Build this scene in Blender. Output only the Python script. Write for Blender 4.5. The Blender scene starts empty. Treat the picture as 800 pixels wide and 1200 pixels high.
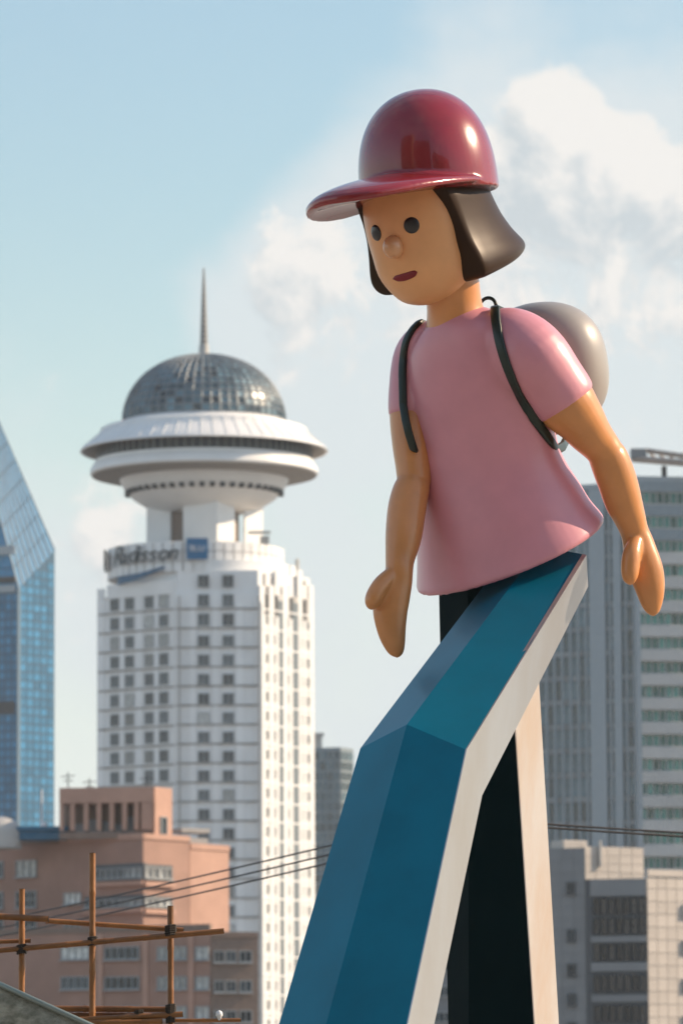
import bpy, bmesh, math, random
from mathutils import Vector, Matrix
from mathutils.bvhtree import BVHTree
R = math.radians
random.seed(7)
scene = bpy.context.scene
COL = scene.collection

# ------------------------------------------------------------------ camera
F_PX = 6000.0                      # focal length in pixels of the 800 x 1200 photograph
CAM = Vector((0, 0, 1.6))
HORIZON = 1330.0                   # row of the horizon (below the frame)
PITCH = math.atan((HORIZON - 600) / F_PX)
ROLL = R(-0.3)
CAM_ROT = Matrix.Rotation(R(90) + PITCH, 3, 'X') @ Matrix.Rotation(ROLL, 3, 'Z')
cam_data = bpy.data.cameras.new('camera')
cam = bpy.data.objects.new('camera', cam_data)
COL.objects.link(cam)
cam.matrix_world = Matrix.Translation(CAM) @ CAM_ROT.to_4x4()
cam_data.sensor_fit = 'VERTICAL'
cam_data.sensor_height = 36.0
cam_data.lens = F_PX / 1200 * 36.0
cam_data.clip_start = 0.5
cam_data.clip_end = 20000
cam_data.dof.use_dof = True
cam_data.dof.focus_distance = 36.2
cam_data.dof.aperture_fstop = 5.2
scene.camera = cam

# ------------------------------------------------------------------ light
SUN_AZ = 9.0        # degrees behind the picture plane, sun on the right
SUN_EL = 31.0
sun_dir = Vector((math.cos(R(SUN_AZ)) * math.cos(R(SUN_EL)), math.sin(R(SUN_AZ)) * math.cos(R(SUN_EL)), math.sin(R(SUN_EL))))
sun_data = bpy.data.lights.new('sun', 'SUN')
sun_data.energy = 4.8
sun_data.angle = R(0.6)
sun_data.color = (1.0, 0.77, 0.54)
sun = bpy.data.objects.new('sun', sun_data)
COL.objects.link(sun)
sun.rotation_euler = sun_dir.to_track_quat('Z', 'Y').to_euler()
sun.location = (60, 10, 60)

vs = scene.view_settings
vs.view_transform = 'Standard'
vs.look = 'None'
vs.gamma = 1.0
vs.use_curve_mapping = False
vs.exposure = 0.5
scene.render.engine = 'CYCLES'


def ray(u, v):
    d = CAM_ROT @ Vector(((u - 400) / F_PX, (600 - v) / F_PX, -1.0))
    return d.normalized()


def S(u, v, Y):
    """The point of the sight line through photo pixel (u, v) at depth Y."""
    d = ray(u, v)
    return CAM + d * (Y / d.y)


world = bpy.data.worlds.new('World')
scene.world = world
world.use_nodes = True
wn = world.node_tree.nodes
wl = world.node_tree.links
wn.clear()


def N(tree, typ, **kw):
    n = tree.nodes.new(typ)
    for k, val in kw.items():
        setattr(n, k, val)
    return n


def math_node(tree, op, a, b=None, c=None, clamp=False):
    n = N(tree, 'ShaderNodeMath', operation=op)
    n.use_clamp = clamp
    for i, x in enumerate((a, b, c)):
        if x is None:
            continue
        if isinstance(x, (int, float)):
            n.inputs[i].default_value = x
        else:
            tree.links.new(x, n.inputs[i])
    return n.outputs[0]


def build_world():
    t = world.node_tree
    out = N(t, 'ShaderNodeOutputWorld')
    sky = N(t, 'ShaderNodeTexSky', sky_type='NISHITA')
    sky.sun_disc = False
    sky.sun_elevation = R(SUN_EL)
    sky.sun_rotation = R(90 - SUN_AZ)
    sky.altitude = 0
    sky.air_density = 1.55
    sky.dust_density = 0.2
    sky.ozone_density = 3.0
    bg = N(t, 'ShaderNodeBackground')
    bg.inputs['Strength'].default_value = 0.11
    t.links.new(sky.outputs[0], bg.inputs['Color'])
    # clouds: crisp cumulus heads over soft veils, over the whole sky; banks where the photograph has them
    tc = N(t, 'ShaderNodeTexCoord')
    vec = tc.outputs['Generated']

    def shifted(offset):
        add = N(t, 'ShaderNodeVectorMath', operation='ADD')
        t.links.new(vec, add.inputs[0])
        add.inputs[1].default_value = offset
        return add.outputs[0]

    def fbm(v, scale, detail, rough, dist=0.0):
        n = N(t, 'ShaderNodeTexNoise')
        n.inputs['Scale'].default_value = scale
        n.inputs['Detail'].default_value = detail
        n.inputs['Roughness'].default_value = rough
        n.inputs['Distortion'].default_value = dist
        t.links.new(v, n.inputs['Vector'])
        return n.outputs['Fac']

    def banks(v, d, lst):
        for (u, vv, rad, amp) in lst:
            dist = N(t, 'ShaderNodeVectorMath', operation='DISTANCE')
            t.links.new(v, dist.inputs[0])
            dist.inputs[1].default_value = ray(u, vv)
            q = math_node(t, 'DIVIDE', dist.outputs['Value'], rad / F_PX)
            q = math_node(t, 'POWER', q, 2.0)
            g = math_node(t, 'MULTIPLY_ADD', q, -1.0, 1.0, clamp=True)
            d = math_node(t, 'MULTIPLY_ADD', g, amp, d)
        return d

    def cumulus(v):
        d = math_node(t, 'MULTIPLY_ADD', fbm(v, 58.0, 10.0, 0.66, 0.3), 3.3, -1.65)
        low = math_node(t, 'MULTIPLY_ADD', fbm(v, 9.0, 2.0, 0.5), 1.3, -0.92)
        return banks(v, math_node(t, 'ADD', d, low), CUMULUS)

    d0 = cumulus(shifted((0, 0, 0)))
    d1 = cumulus(shifted(tuple(sun_dir * 0.0035 + Vector((0, 0, 0.003)))))
    alpha = N(t, 'ShaderNodeMapRange', interpolation_type='SMOOTHSTEP')
    alpha.inputs['From Min'].default_value = 0.0
    alpha.inputs['From Max'].default_value = 0.55
    t.links.new(d0, alpha.inputs['Value'])
    lit = math_node(t, 'SUBTRACT', d0, d1)
    lit = math_node(t, 'MULTIPLY_ADD', lit, 1.2, 0.66, clamp=True)
    vv0 = shifted((0, 0, 0))
    dv = math_node(t, 'MULTIPLY_ADD', fbm(vv0, 26.0, 6.0, 0.55, 0.3), 1.5, -0.75)
    dv = math_node(t, 'ADD', dv, math_node(t, 'MULTIPLY_ADD', fbm(vv0, 5.0, 2.0, 0.5), 0.8, -0.26))
    dv = banks(vv0, dv, VEIL)
    veil = N(t, 'ShaderNodeMapRange', interpolation_type='SMOOTHSTEP')
    veil.inputs['From Min'].default_value = -0.10
    veil.inputs['From Max'].default_value = 0.75
    veil.inputs['To Max'].default_value = 0.88
    t.links.new(dv, veil.inputs['Value'])
    mixc = N(t, 'ShaderNodeMix', data_type='RGBA')
    mixc.inputs[6].default_value = (0.66, 0.73, 0.77, 1)
    mixc.inputs[7].default_value = (1.0, 0.975, 0.94, 1)
    t.links.new(lit, mixc.inputs[0])
    bg2 = N(t, 'ShaderNodeBackground')
    bg2.inputs['Strength'].default_value = CLOUD_STRENGTH
    t.links.new(mixc.outputs[2], bg2.inputs['Color'])
    bgv = N(t, 'ShaderNodeBackground')
    bgv.inputs['Color'].default_value = (0.86, 0.93, 0.96, 1)
    bgv.inputs['Strength'].default_value = 0.62
    fac = math_node(t, 'MULTIPLY', alpha.outputs[0], 0.95)
    # whitish low bank of haze cloud all round the horizon
    sep = N(t, 'ShaderNodeSeparateXYZ')
    t.links.new(vec, sep.inputs[0])
    low = N(t, 'ShaderNodeMapRange', interpolation_type='SMOOTHSTEP')
    low.inputs['From Min'].default_value = 0.0
    low.inputs['From Max'].default_value = 0.19
    low.inputs['To Min'].default_value = 0.95
    low.inputs['To Max'].default_value = 0.0
    t.links.new(sep.outputs['Z'], low.inputs['Value'])
    bg3 = N(t, 'ShaderNodeBackground')
    bg3.inputs['Color'].default_value = (0.90, 0.965, 1.0, 1)
    bg3.inputs['Strength'].default_value = 0.68
    ms0 = N(t, 'ShaderNodeMixShader')
    t.links.new(low.outputs[0], ms0.inputs[0])
    t.links.new(bg.outputs[0], ms0.inputs[1])
    t.links.new(bg3.outputs[0], ms0.inputs[2])
    msv = N(t, 'ShaderNodeMixShader')
    t.links.new(veil.outputs[0], msv.inputs[0])
    t.links.new(ms0.outputs[0], msv.inputs[1])
    t.links.new(bgv.outputs[0], msv.inputs[2])
    bg = msv
    ms = N(t, 'ShaderNodeMixShader')
    t.links.new(fac, ms.inputs[0])
    t.links.new(bg.outputs[0], ms.inputs[1])
    t.links.new(bg2.outputs[0], ms.inputs[2])
    t.links.new(ms.outputs[0], out.inputs['Surface'])


CLOUD_STRENGTH = 0.66
#           u    v    radius amp
CUMULUS = [(600, 160, 85, 0.75), (655, 125, 65, 0.95), (690, 190, 100, 0.85), (640, 220, 120, 0.55), (735, 190, 70, 0.5), (812, 235, 75, 1.1),
           (330, 285, 100, 0.6), (420, 330, 170, 0.32), (560, 360, 220, 0.30), (720, 330, 180, 0.32), (145, 615, 70, 0.7), (95, 700, 90, 0.6), (40, 240, 320, -0.6), (250, 60, 260, -0.6), (760, 40, 130, -0.5), (560, 40, 120, -0.6)]
VEIL = [(600, 340, 400, 0.85), (740, 300, 260, 0.45), (340, 330, 170, 0.55), (110, 680, 170, 0.35), (420, 800, 200, 0.3), (60, 200, 360, -0.6), (300, 60, 280, -0.6), (700, 20, 180, -0.45)]
build_world()

# ------------------------------------------------------------------ materials
MATS = {}


def mat(name, col, rough=0.6, metal=0.0, coat=0.0, var=0.12, scale=2.0, bump=0.0, bscale=40.0, spec=0.5, col2=None,
        island=0.0, stretch=None, coat_rough=0.05, sss=0.0, objvar=0.0, rvar=0.0):
    """Procedural Principled material: base colour with noise, optional second colour (wear), relief."""
    if name in MATS:
        return MATS[name]
    m = bpy.data.materials.new(name)
    m.use_nodes = True
    t = m.node_tree
    b = t.nodes['Principled BSDF']
    b.inputs['Roughness'].default_value = rough
    b.inputs['Metallic'].default_value = metal
    b.inputs['Coat Weight'].default_value = coat
    b.inputs['Coat Roughness'].default_value = coat_rough
    b.inputs['Specular IOR Level'].default_value = spec
    tc = N(t, 'ShaderNodeTexCoord')
    vec = tc.outputs['Object']
    if stretch:
        mp = N(t, 'ShaderNodeMapping')
        mp.inputs['Scale'].default_value = stretch
        t.links.new(vec, mp.inputs['Vector'])
        vec = mp.outputs[0]
    n = N(t, 'ShaderNodeTexNoise')
    n.inputs['Scale'].default_value = scale
    n.inputs['Detail'].default_value = 6
    n.inputs['Roughness'].default_value = 0.6
    t.links.new(vec, n.inputs['Vector'])
    mr = N(t, 'ShaderNodeMapRange')
    mr.inputs['From Min'].default_value = 0.3
    mr.inputs['From Max'].default_value = 0.7
    t.links.new(n.outputs['Fac'], mr.inputs['Value'])
    mix = N(t, 'ShaderNodeMix', data_type='RGBA')
    c = Vector(col)
    if col2 is None:
        lo, hi = c * (1 - var), c * (1 + var)
    else:
        lo, hi = c, Vector(col2)
    mix.inputs[6].default_value = (*[max(0, min(1, x)) for x in lo], 1)
    mix.inputs[7].default_value = (*[max(0, min(1, x)) for x in hi], 1)
    t.links.new(mr.outputs[0], mix.inputs[0])
    color = mix.outputs[2]
    if island or objvar:
        if island:
            g = N(t, 'ShaderNodeNewGeometry')
            rnd = g.outputs['Random Per Island']
            amt = island
        else:
            g = N(t, 'ShaderNodeObjectInfo')
            rnd = g.outputs['Random']
            amt = objvar
        k = math_node(t, 'MULTIPLY_ADD', rnd, 2 * amt, 1 - amt)
        mul = N(t, 'ShaderNodeVectorMath', operation='SCALE')
        t.links.new(color, mul.inputs[0])
        t.links.new(k, mul.inputs['Scale'])
        color = mul.outputs[0]
        if rvar:
            rr = math_node(t, 'MULTIPLY_ADD', rnd, rvar, rough)
            t.links.new(rr, b.inputs['Roughness'])
    t.links.new(color, b.inputs['Base Color'])
    if bump:
        n2 = N(t, 'ShaderNodeTexNoise')
        n2.inputs['Scale'].default_value = bscale
        n2.inputs['Detail'].default_value = 4
        t.links.new(vec, n2.inputs['Vector'])
        bp = N(t, 'ShaderNodeBump')
        bp.inputs['Strength'].default_value = bump
        bp.inputs['Distance'].default_value = 0.02
        t.links.new(n2.outputs['Fac'], bp.inputs['Height'])
        t.links.new(bp.outputs[0], b.inputs['Normal'])
    MATS[name] = m
    return m


# ------------------------------------------------------------------ mesh helpers
WLOC = {}


def wl_of(o):
    return WLOC[o.name] if o is not None else Vector((0, 0, 0))


def tag(o, label=None, cat=None, group=None, kind=None):
    if label:
        o['label'] = label
    if cat:
        o['category'] = cat
    if group:
        o['group'] = group
    if kind:
        o['kind'] = kind
    return o


def thing(name, loc, label, cat, group=None):
    o = bpy.data.objects.new(name, None)
    COL.objects.link(o)
    o.location = loc
    o.empty_display_size = 0.3
    WLOC[o.name] = Vector(loc)
    return tag(o, label, cat, group)


def link(name, me, parent=None, loc=None, rotz=0.0):
    """A mesh object; loc in world coordinates (parents are never rotated unless loc is None)."""
    o = bpy.data.objects.new(name, me)
    COL.objects.link(o)
    if parent is not None:
        o.parent = parent
    if loc is None:
        WLOC[o.name] = wl_of(parent)
    else:
        o.location = Vector(loc) - wl_of(parent)
        WLOC[o.name] = Vector(loc)
    o.rotation_euler = (0, 0, rotz)
    return o


class MB:
    def __init__(self):
        self.v = []
        self.f = []

    def add(self, vs_, fs):
        k = len(self.v)
        self.v += [Vector(p) for p in vs_]
        self.f += [tuple(i + k for i in f) for f in fs]
        return self

    def box(self, c, size, rotz=0.0, taper=1.0):
        x, y, z = (s / 2 for s in size)
        m = Matrix.Rotation(rotz, 3, 'Z')
        pts = []
        for sz in (-1, 1):
            k = taper if sz > 0 else 1.0
            for sx, sy in ((-1, -1), (1, -1), (1, 1), (-1, 1)):
                pts.append(Vector(c) + m @ Vector((sx * x * k, sy * y * k, sz * z)))
        return self.add(pts, [(3, 2, 1, 0), (4, 5, 6, 7), (0, 1, 5, 4), (1, 2, 6, 5), (2, 3, 7, 6), (3, 0, 4, 7)])

    def prism(self, poly, z0, z1):
        """poly: 2D points, anticlockwise seen from above."""
        n = len(poly)
        z1s = z1 if isinstance(z1, (list, tuple)) else [z1] * n
        pts = [(p[0], p[1], z0) for p in poly] + [(p[0], p[1], zz) for p, zz in zip(poly, z1s)]
        fs = [tuple(range(n - 1, -1, -1)), tuple(range(n, 2 * n))]
        for i in range(n):
            j = (i + 1) % n
            fs.append((i, j, n + j, n + i))
        return self.add(pts, fs)

    def tube(self, pts, rad, n=8, caps=True):
        pts = [Vector(p) for p in pts]
        rads = rad if isinstance(rad, (list, tuple)) else [rad] * len(pts)
        vs_, fs = [], []
        ref = Vector((0.13, 0.2, 1)).normalized()
        for i, p in enumerate(pts):
            tdir = (pts[min(i + 1, len(pts) - 1)] - pts[max(i - 1, 0)]).normalized()
            a = tdir.cross(ref)
            if a.length < 0.2:
                a = tdir.cross(Vector((1, 0, 0)))
            a.normalize()
            b = tdir.cross(a)
            for k in range(n):
                an = 2 * math.pi * k / n
                vs_.append(p + (a * math.cos(an) + b * math.sin(an)) * rads[i])
        for i in range(len(pts) - 1):
            for k in range(n):
                k2 = (k + 1) % n
                fs.append((i * n + k, (i + 1) * n + k, (i + 1) * n + k2, i * n + k2))
        if caps:
            fs.append(tuple(range(n)))
            fs.append(tuple((len(pts) - 1) * n + k for k in range(n - 1, -1, -1)))
        return self.add(vs_, fs)

    def loft(self, rings, close=True):
        """rings: list of equal-length lists of points."""
        n = len(rings[0])
        vs_ = [p for r in rings for p in r]
        fs = []
        for i in range(len(rings) - 1):
            for k in range(n):
                k2 = (k + 1) % n
                fs.append((i * n + k, i * n + k2, (i + 1) * n + k2, (i + 1) * n + k))
        if close:
            c0 = sum((Vector(p) for p in rings[0]), Vector()) / n
            c1 = sum((Vector(p) for p in rings[-1]), Vector()) / n
            vs_ = vs_ + [c0, c1]
            i0, i1 = len(vs_) - 2, len(vs_) - 1
            for k in range(n):
                k2 = (k + 1) % n
                fs.append((i0, k2, k))
                fs.append((i1, (len(rings) - 1) * n + k, (len(rings) - 1) * n + k2))
        return self.add(vs_, fs)

    def revolve(self, prof, c, n=64):
        """prof: (radius, z) pairs round the vertical through c = (x, y)."""
        vs_, fs = [], []
        for (r, z) in prof:
            for k in range(n):
                a = 2 * math.pi * k / n
                vs_.append((c[0] + r * math.cos(a), c[1] + r * math.sin(a), z))
        for i in range(len(prof) - 1):
            for k in range(n):
                k2 = (k + 1) % n
                fs.append((i * n + k, i * n + k2, (i + 1) * n + k2, (i + 1) * n + k))
        return self.add(vs_, fs)

    def mesh(self, name, material=None, smooth=False, fix=True, origin=None):
        me = bpy.data.meshes.new(name)
        o = origin or Vector((0, 0, 0))
        me.from_pydata([tuple(p - o) for p in self.v], [], self.f)
        if fix:
            bm = bmesh.new()
            bm.from_mesh(me)
            bmesh.ops.remove_doubles(bm, verts=bm.verts, dist=1e-5)
            bmesh.ops.recalc_face_normals(bm, faces=bm.faces)
            bm.to_mesh(me)
            bm.free()
        if material:
            me.materials.append(material)
        if smooth:
            me.polygons.foreach_set('use_smooth', [True] * len(me.polygons))
        me.update()
        return me

    def build(self, name, material, parent=None, smooth=False, bevel=0.0, loc=None, fix=True, subsurf=0, angle=None):
        base = wl_of(parent)
        me = self.mesh(name, material, smooth, fix, origin=base)
        o = link(name, me, parent)
        if bevel:
            md = o.modifiers.new('bevel', 'BEVEL')
            md.width = bevel
            md.segments = 2
            md.limit_method = 'ANGLE'
        if subsurf:
            md = o.modifiers.new('subdivision', 'SUBSURF')
            md.levels = md.render_levels = subsurf
        if angle is not None:
            me.polygons.foreach_set('use_smooth', [True] * len(me.polygons))
            me.set_sharp_from_angle(angle=R(angle))
        return o


def fuse(o, voxel, smooth_iters, factor=0.5):
    """Weld intersecting lofts into one smooth skin (voxel remesh + smoothing), applied."""
    md = o.modifiers.new('remesh', 'REMESH')
    md.mode = 'VOXEL'
    md.voxel_size = voxel
    md.use_smooth_shade = True
    md = o.modifiers.new('smooth', 'SMOOTH')
    md.factor = factor
    md.iterations = smooth_iters
    dg = bpy.context.evaluated_depsgraph_get()
    dg.update()
    me = bpy.data.meshes.new_from_object(o.evaluated_get(dg))
    o.modifiers.clear()
    old = o.data
    mats = [m for m in old.materials]
    o.data = me
    me.name = old.name
    if not me.materials:
        for m in mats:
            me.materials.append(m)
    me.polygons.foreach_set('use_smooth', [True] * len(me.polygons))
    return o


def bvh_of(objs):
    """BVH of several objects in world coordinates (their mesh offset is their WLOC)."""
    vs_, ps = [], []
    for o in objs:
        k = len(vs_)
        w = wl_of(o)
        vs_ += [v.co + w for v in o.data.vertices]
        ps += [tuple(i + k for i in p.vertices) for p in o.data.polygons]
    return BVHTree.FromPolygons(vs_, ps)


def hit(bvh, u, v):
    for k in range(30):
        h = bvh.ray_cast(CAM, ray(u, v + k))
        if h[0] is not None:
            return h[0], h[1]
    return None, None


# ------------------------------------------------------------------ ground
def ground():
    g = MB()
    g.add([(-2400, -2300, 0), (2400, -2300, 0), (2400, 2400, 0), (-2400, 2400, 0)], [(0, 1, 2, 3)])
    o = g.build('ground', mat('city_ground', (0.21, 0.20, 0.19), 0.9, var=0.25, scale=0.05), fix=False)
    tag(o, kind='structure')
    p = MB()
    p.box((1, 34, 0.06), (46, 44, 0.12))
    o = p.build('plaza_pavement', mat('plaza_stone', (0.34, 0.31, 0.275), 0.75, var=0.15, scale=0.7, bump=0.2), bevel=0.02)
    tag(o, kind='structure')


ground()

# ------------------------------------------------------------------ statue
Y0 = 36.0
K = Y0 / F_PX                       # metres per photo pixel at the statue


def frame(yaw, lean=0.0, roll=0.0):
    """(forward, left, up) unit vectors of a body turned yaw degrees from facing the camera towards picture left."""
    a = R(yaw)
    F = Vector((-math.sin(a), -math.cos(a), 0))
    L = Vector((math.cos(a), -math.sin(a), 0))
    U = Vector((0, 0, 1))
    l = R(lean)
    F, U = F * math.cos(l) - U * math.sin(l), U * math.cos(l) + F * math.sin(l)
    r = R(roll)
    L, U = L * math.cos(r) + U * math.sin(r), U * math.cos(r) - L * math.sin(r)
    return F, L, U


def ellipse(c, A, B, ra, rb, n=40, e=1.0):
    pts = []
    for k in range(n):
        t = 2 * math.pi * k / n
        ca, sa = math.cos(t), math.sin(t)
        x = math.copysign(abs(ca) ** e, ca)
        y = math.copysign(abs(sa) ** e, sa)
        pts.append(c + A * (ra * x) + B * (rb * y))
    return pts


def resample(pts, n):
    """Catmull-Rom through tuples -> n samples per span."""
    out = []
    P = [pts[0]] + list(pts) + [pts[-1]]
    for i in range(1, len(P) - 2):
        p0, p1, p2, p3 = P[i - 1], P[i], P[i + 1], P[i + 2]
        for s in range(n):
            t = s / n
            out.append(tuple(0.5 * ((2 * b) + (-a + c) * t + (2 * a - 5 * b + 4 * c - d) * t * t + (-a + 3 * b - 3 * c + d) * t ** 3)
                             for a, b, c, d in zip(p0, p1, p2, p3)))
    out.append(tuple(pts[-1]))
    return out


def limb(mb, pts, flat=None, n=28, samples=4):
    """pts: (u, v, depth, radius px[, flatness]); round or flattened sections square to the path."""
    pts = [tuple(p) + ((1.0,) if len(p) == 4 else ()) for p in pts]
    pts = resample(pts, samples)
    cs = [S(p[0], p[1], Y0 + p[2]) for p in pts]
    rings = []
    for i, p in enumerate(pts):
        td = (cs[min(i + 1, len(cs) - 1)] - cs[max(i - 1, 0)]).normalized()
        A = Vector((0, 1, 0)).cross(td).normalized()        # across, in the picture
        B = td.cross(A).normalized()                         # depth
        r = max(p[3], 0.3) * K
        rings.append(ellipse(cs[i], A, B, r, r * p[4], n))
    mb.loft(rings)
    return cs


M_RED = mat('cap_red_gloss', (0.245, 0.009, 0.014), 0.22, coat=0.8, var=0.10, scale=6, coat_rough=0.04)
M_SKIN = mat('skin_paint', (0.63, 0.265, 0.085), 0.34, coat=0.4, var=0.08, scale=5, bump=0.04, bscale=90, coat_rough=0.2)
M_FACE = mat('face_paint', (0.80, 0.40, 0.17), 0.40, coat=0.2, var=0.06, scale=5, bump=0.05, bscale=90, coat_rough=0.25)
M_PINK = mat('pink_paint', (0.66, 0.275, 0.325), 0.40, coat=0.4, var=0.05, scale=4, bump=0.05, bscale=120, coat_rough=0.22)
M_HAIR = mat('hair_brown_gloss', (0.045, 0.027, 0.017), 0.36, metal=0.0, spec=0.10, coat=0.0, var=0.1, scale=5, coat_rough=0.12)
M_BLACK = mat('eye_black', (0.012, 0.012, 0.014), 0.3, coat=0.4)
M_MOUTH = mat('mouth_red', (0.20, 0.008, 0.014), 0.5)
M_NOSE = mat('nose_paint', (0.68, 0.35, 0.17), 0.25, coat=0.4, var=0.08, scale=9, coat_rough=0.08)
M_STRAP = mat('strap_green', (0.008, 0.020, 0.014), 0.45, coat=0.1)
M_PACK = mat('backpack_grey', (0.34, 0.32, 0.30), 0.42, coat=0.3, var=0.05, scale=3, coat_rough=0.2)
M_BLUE = mat('leg_blue_paint', (0.000, 0.150, 0.235), 0.42, metal=0.15, spec=0.22, coat=0.12, var=0.14, scale=1.3, bump=0.04, bscale=150, coat_rough=0.16)
M_STEEL = mat('leg_satin_white', (0.62, 0.63, 0.64), 0.33, metal=0.9, var=0.1, scale=1.2, col2=(0.52, 0.48, 0.44),
              stretch=(1, 1, 0.35), bump=0.05, bscale=60)
M_DARK = mat('leg_rear_dark', (0.004, 0.013, 0.015), 0.7, spec=0.05, coat=0.0, var=0.15, scale=1.3, bump=0.03, bscale=150, coat_rough=0.2)  # rear leg, far darker than the front one
M_STEEL2 = mat('leg_satin_mottled', (0.88, 0.87, 0.86), 0.33, metal=0.8, scale=1.4, col2=(0.78, 0.62, 0.50), stretch=(1.5, 1.5, 0.45), bump=0.05, bscale=60)  # pale sheet with coppery streaks from noise
M_CONC = mat('plinth_concrete', (0.3, 0.29, 0.28), 0.85, bump=0.3)

TY, HY = 35.0, 36.0
F_T, L_T, U_T = frame(TY, 20)


def d_torso(v):
    """depth of the torso axis (m): it leans forward, towards the camera, as it rises"""
    return -0.82 * math.tan(R(20)) * (655 - v) * K


def split_peak(cap, c, CF, CL):
    """Take the moulded peak off the fused cap as a part of its own, keeping the shared normals."""
    me = cap.data
    w = wl_of(cap)
    nor = [Vector(v.normal) for v in me.vertices]
    co = [v.co.copy() for v in me.vertices]

    def out(p):
        d = p + w - c
        f, l = d.dot(CF) / K, d.dot(CL) / K
        return f > 0 and math.hypot(f / 86.5, l / 83.0) > 1.0

    sides = {True: [], False: []}
    for p in me.polygons:
        sides[out(p.center)].append(tuple(p.vertices))
    made = {}
    for key, polys in sides.items():
        idx = {}
        for f in polys:
            for i in f:
                idx.setdefault(i, len(idx))
        order = sorted(idx, key=idx.get)
        m2 = bpy.data.meshes.new('peak' if key else 'cap')
        m2.from_pydata([tuple(co[i]) for i in order], [], [tuple(idx[i] for i in f) for f in polys])
        m2.materials.append(M_RED)
        m2.polygons.foreach_set('use_smooth', [True] * len(m2.polygons))
        m2.normals_split_custom_set_from_vertices([tuple(nor[i]) for i in order])
        made[key] = m2
    cap.data = made[False]
    link('peak', made[True], cap)


def build_statue():
    base = S(520, 1590, Y0)
    root = thing('walking_girl_statue', (base.x, Y0 - 0.6, 0.12),
                 'tall painted statue of a striding girl in red cap and pink shirt', 'statue')

    # ---------------- shirt: A-line torso with two short sleeves, one skin
    mb = MB()
    rows = [  # u, v, half width across, half depth, lean of the section
        (594, 640, 60, 50, 27, 8.5), (596, 649, 98, 80, 27, 8.5), (597, 653, 120, 98, 28, 8.5), (597, 649, 125, 103, 28, 8.5), (595, 640, 122.5, 100, 27, 8.5),
        (589, 622, 115, 93, 25, 9), (583, 598, 108, 86, 23, 8), (575, 570, 100, 77, 21, 6), (568.5, 540, 94, 69.5, 20, 4), (564, 500, 91, 66, 20, 2),
        (558, 455, 89, 63, 20, 1), (552, 420, 85, 58, 20, 2), (546, 396, 76, 51, 18, 5), (542, 383, 62, 45, 16, 7), (539, 374, 44, 39, 14, 7), (537, 366, 30, 30, 12, 7)]
    rings = []
    for (u, v, a, b, le, ro) in resample([tuple(map(float, r)) for r in rows], 3):
        Fx, Lx, Ux = frame(TY, le, ro)
        rings.append(ellipse(S(u, v, Y0 + d_torso(v)), Lx, Fx, a * K, b * K, 64))
    mb.loft(rings)
    dsl = d_torso(405) - 0.57 * 80 * K       # near (figure's left) shoulder
    dsr = d_torso(405) + 0.57 * 80 * K       # far shoulder
    limb(mb, [(562, 393, dsl + 0.22, 26), (582, 397, dsl + 0.12, 37), (602, 404, dsl + 0.06, 43), (623, 420, dsl, 44), (645, 447, dsl + 0.04, 40.5), (664, 473, dsl + 0.08, 36.8), (665, 474.5, dsl + 0.08, 20)])
    limb(mb, [(515, 402, dsr - 0.2, 26), (502, 406, dsr - 0.1, 30), (490, 420, dsr, 30), (484, 450, dsr - 0.02, 28.5), (482, 487, dsr - 0.05, 27), (482, 489, dsr - 0.05, 15)])
    shirt = mb.build('shirt', M_PINK, root, smooth=True)
    fuse(shirt, 0.015, 6)

    # ---------------- arms: painted arm and mitten hand with a thumb, one skin each
    def arm(pts_up, pts_fore, thumb, n):
        m = MB()
        limb(m, pts_up)
        limb(m, pts_fore)
        limb(m, thumb)
        o = m.build('arm', M_SKIN, root, smooth=True)
        fuse(o, 0.010, 5)
        return o

    dl = dsl
    arm([(622, 420, dl, 34), (645, 449, dl + .04, 36), (664, 474, dl + .08, 35.4), (679, 492, dl + .12, 30), (690, 507, dl + .16, 26), (702, 521, dl + .21, 22.5), (711, 533, dl + .24, 20.8), (716, 541, dl + .26, 17)],
        [(706, 524, dl + .22, 15), (709, 530, dl + .24, 21.5), (715, 543, dl + .27, 23.4), (723, 565, dl + .31, 23.4), (730, 588, dl + .35, 22), (737, 606, dl + .38, 19), (742.5, 622, dl + .41, 16.8, 1.0),
         (747, 636, dl + .42, 18.5, .85), (751, 654, dl + .42, 21, .75), (757, 672, dl + .42, 20.5, .7), (761, 690, dl + .42, 17.5, .7), (763, 706, dl + .42, 13.3, .7), (764.5, 717, dl + .42, 8, .75), (765, 722.5, dl + .42, 1)],
        [(745, 632, dl + .36, 8), (740, 648, dl + .30, 11), (738, 664, dl + .28, 11.2), (737.5, 676, dl + .27, 9.5), (738, 683, dl + .27, 5.5), (738, 686, dl + .27, .8)], 0)
    dr = dsr
    arm([(486, 418, dr, 26), (483, 450, dr - .02, 26), (482, 487, dr - .05, 26), (483, 520, dr - .10, 24), (484.5, 548, dr - .14, 21.3), (485, 564, dr - .16, 20), (484, 572, dr - .18, 16)],
        [(485, 560, dr - .15, 15), (484, 567, dr - .17, 20), (480, 580, dr - .19, 22), (476, 600, dr - .22, 22.6), (472.5, 630, dr - .27, 21.3), (468.5, 655, dr - .31, 17.3), (467.5, 668, dr - .33, 16.3, 1.0),
         (465, 682, dr - .34, 18, .8), (460, 698, dr - .35, 20.5, .72), (457, 715, dr - .36, 20.5, .68), (458.5, 738, dr - .37, 17, .68), (462, 755, dr - .37, 13, .7), (465, 766, dr - .37, 8, .75), (466, 771, dr - .37, 1)],
        [(460, 672, dr - .37, 9), (448, 684, dr - .42, 10.5), (440, 696, dr - .45, 10.5), (436.5, 705, dr - .46, 9.6), (435.5, 712, dr - .46, 6), (435.5, 715, dr - .46, .8)], 1)

    # ---------------- neck
    m = MB()
    F_N, L_N, U_N = frame(TY, 16)
    dn = d_torso(375)
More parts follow.
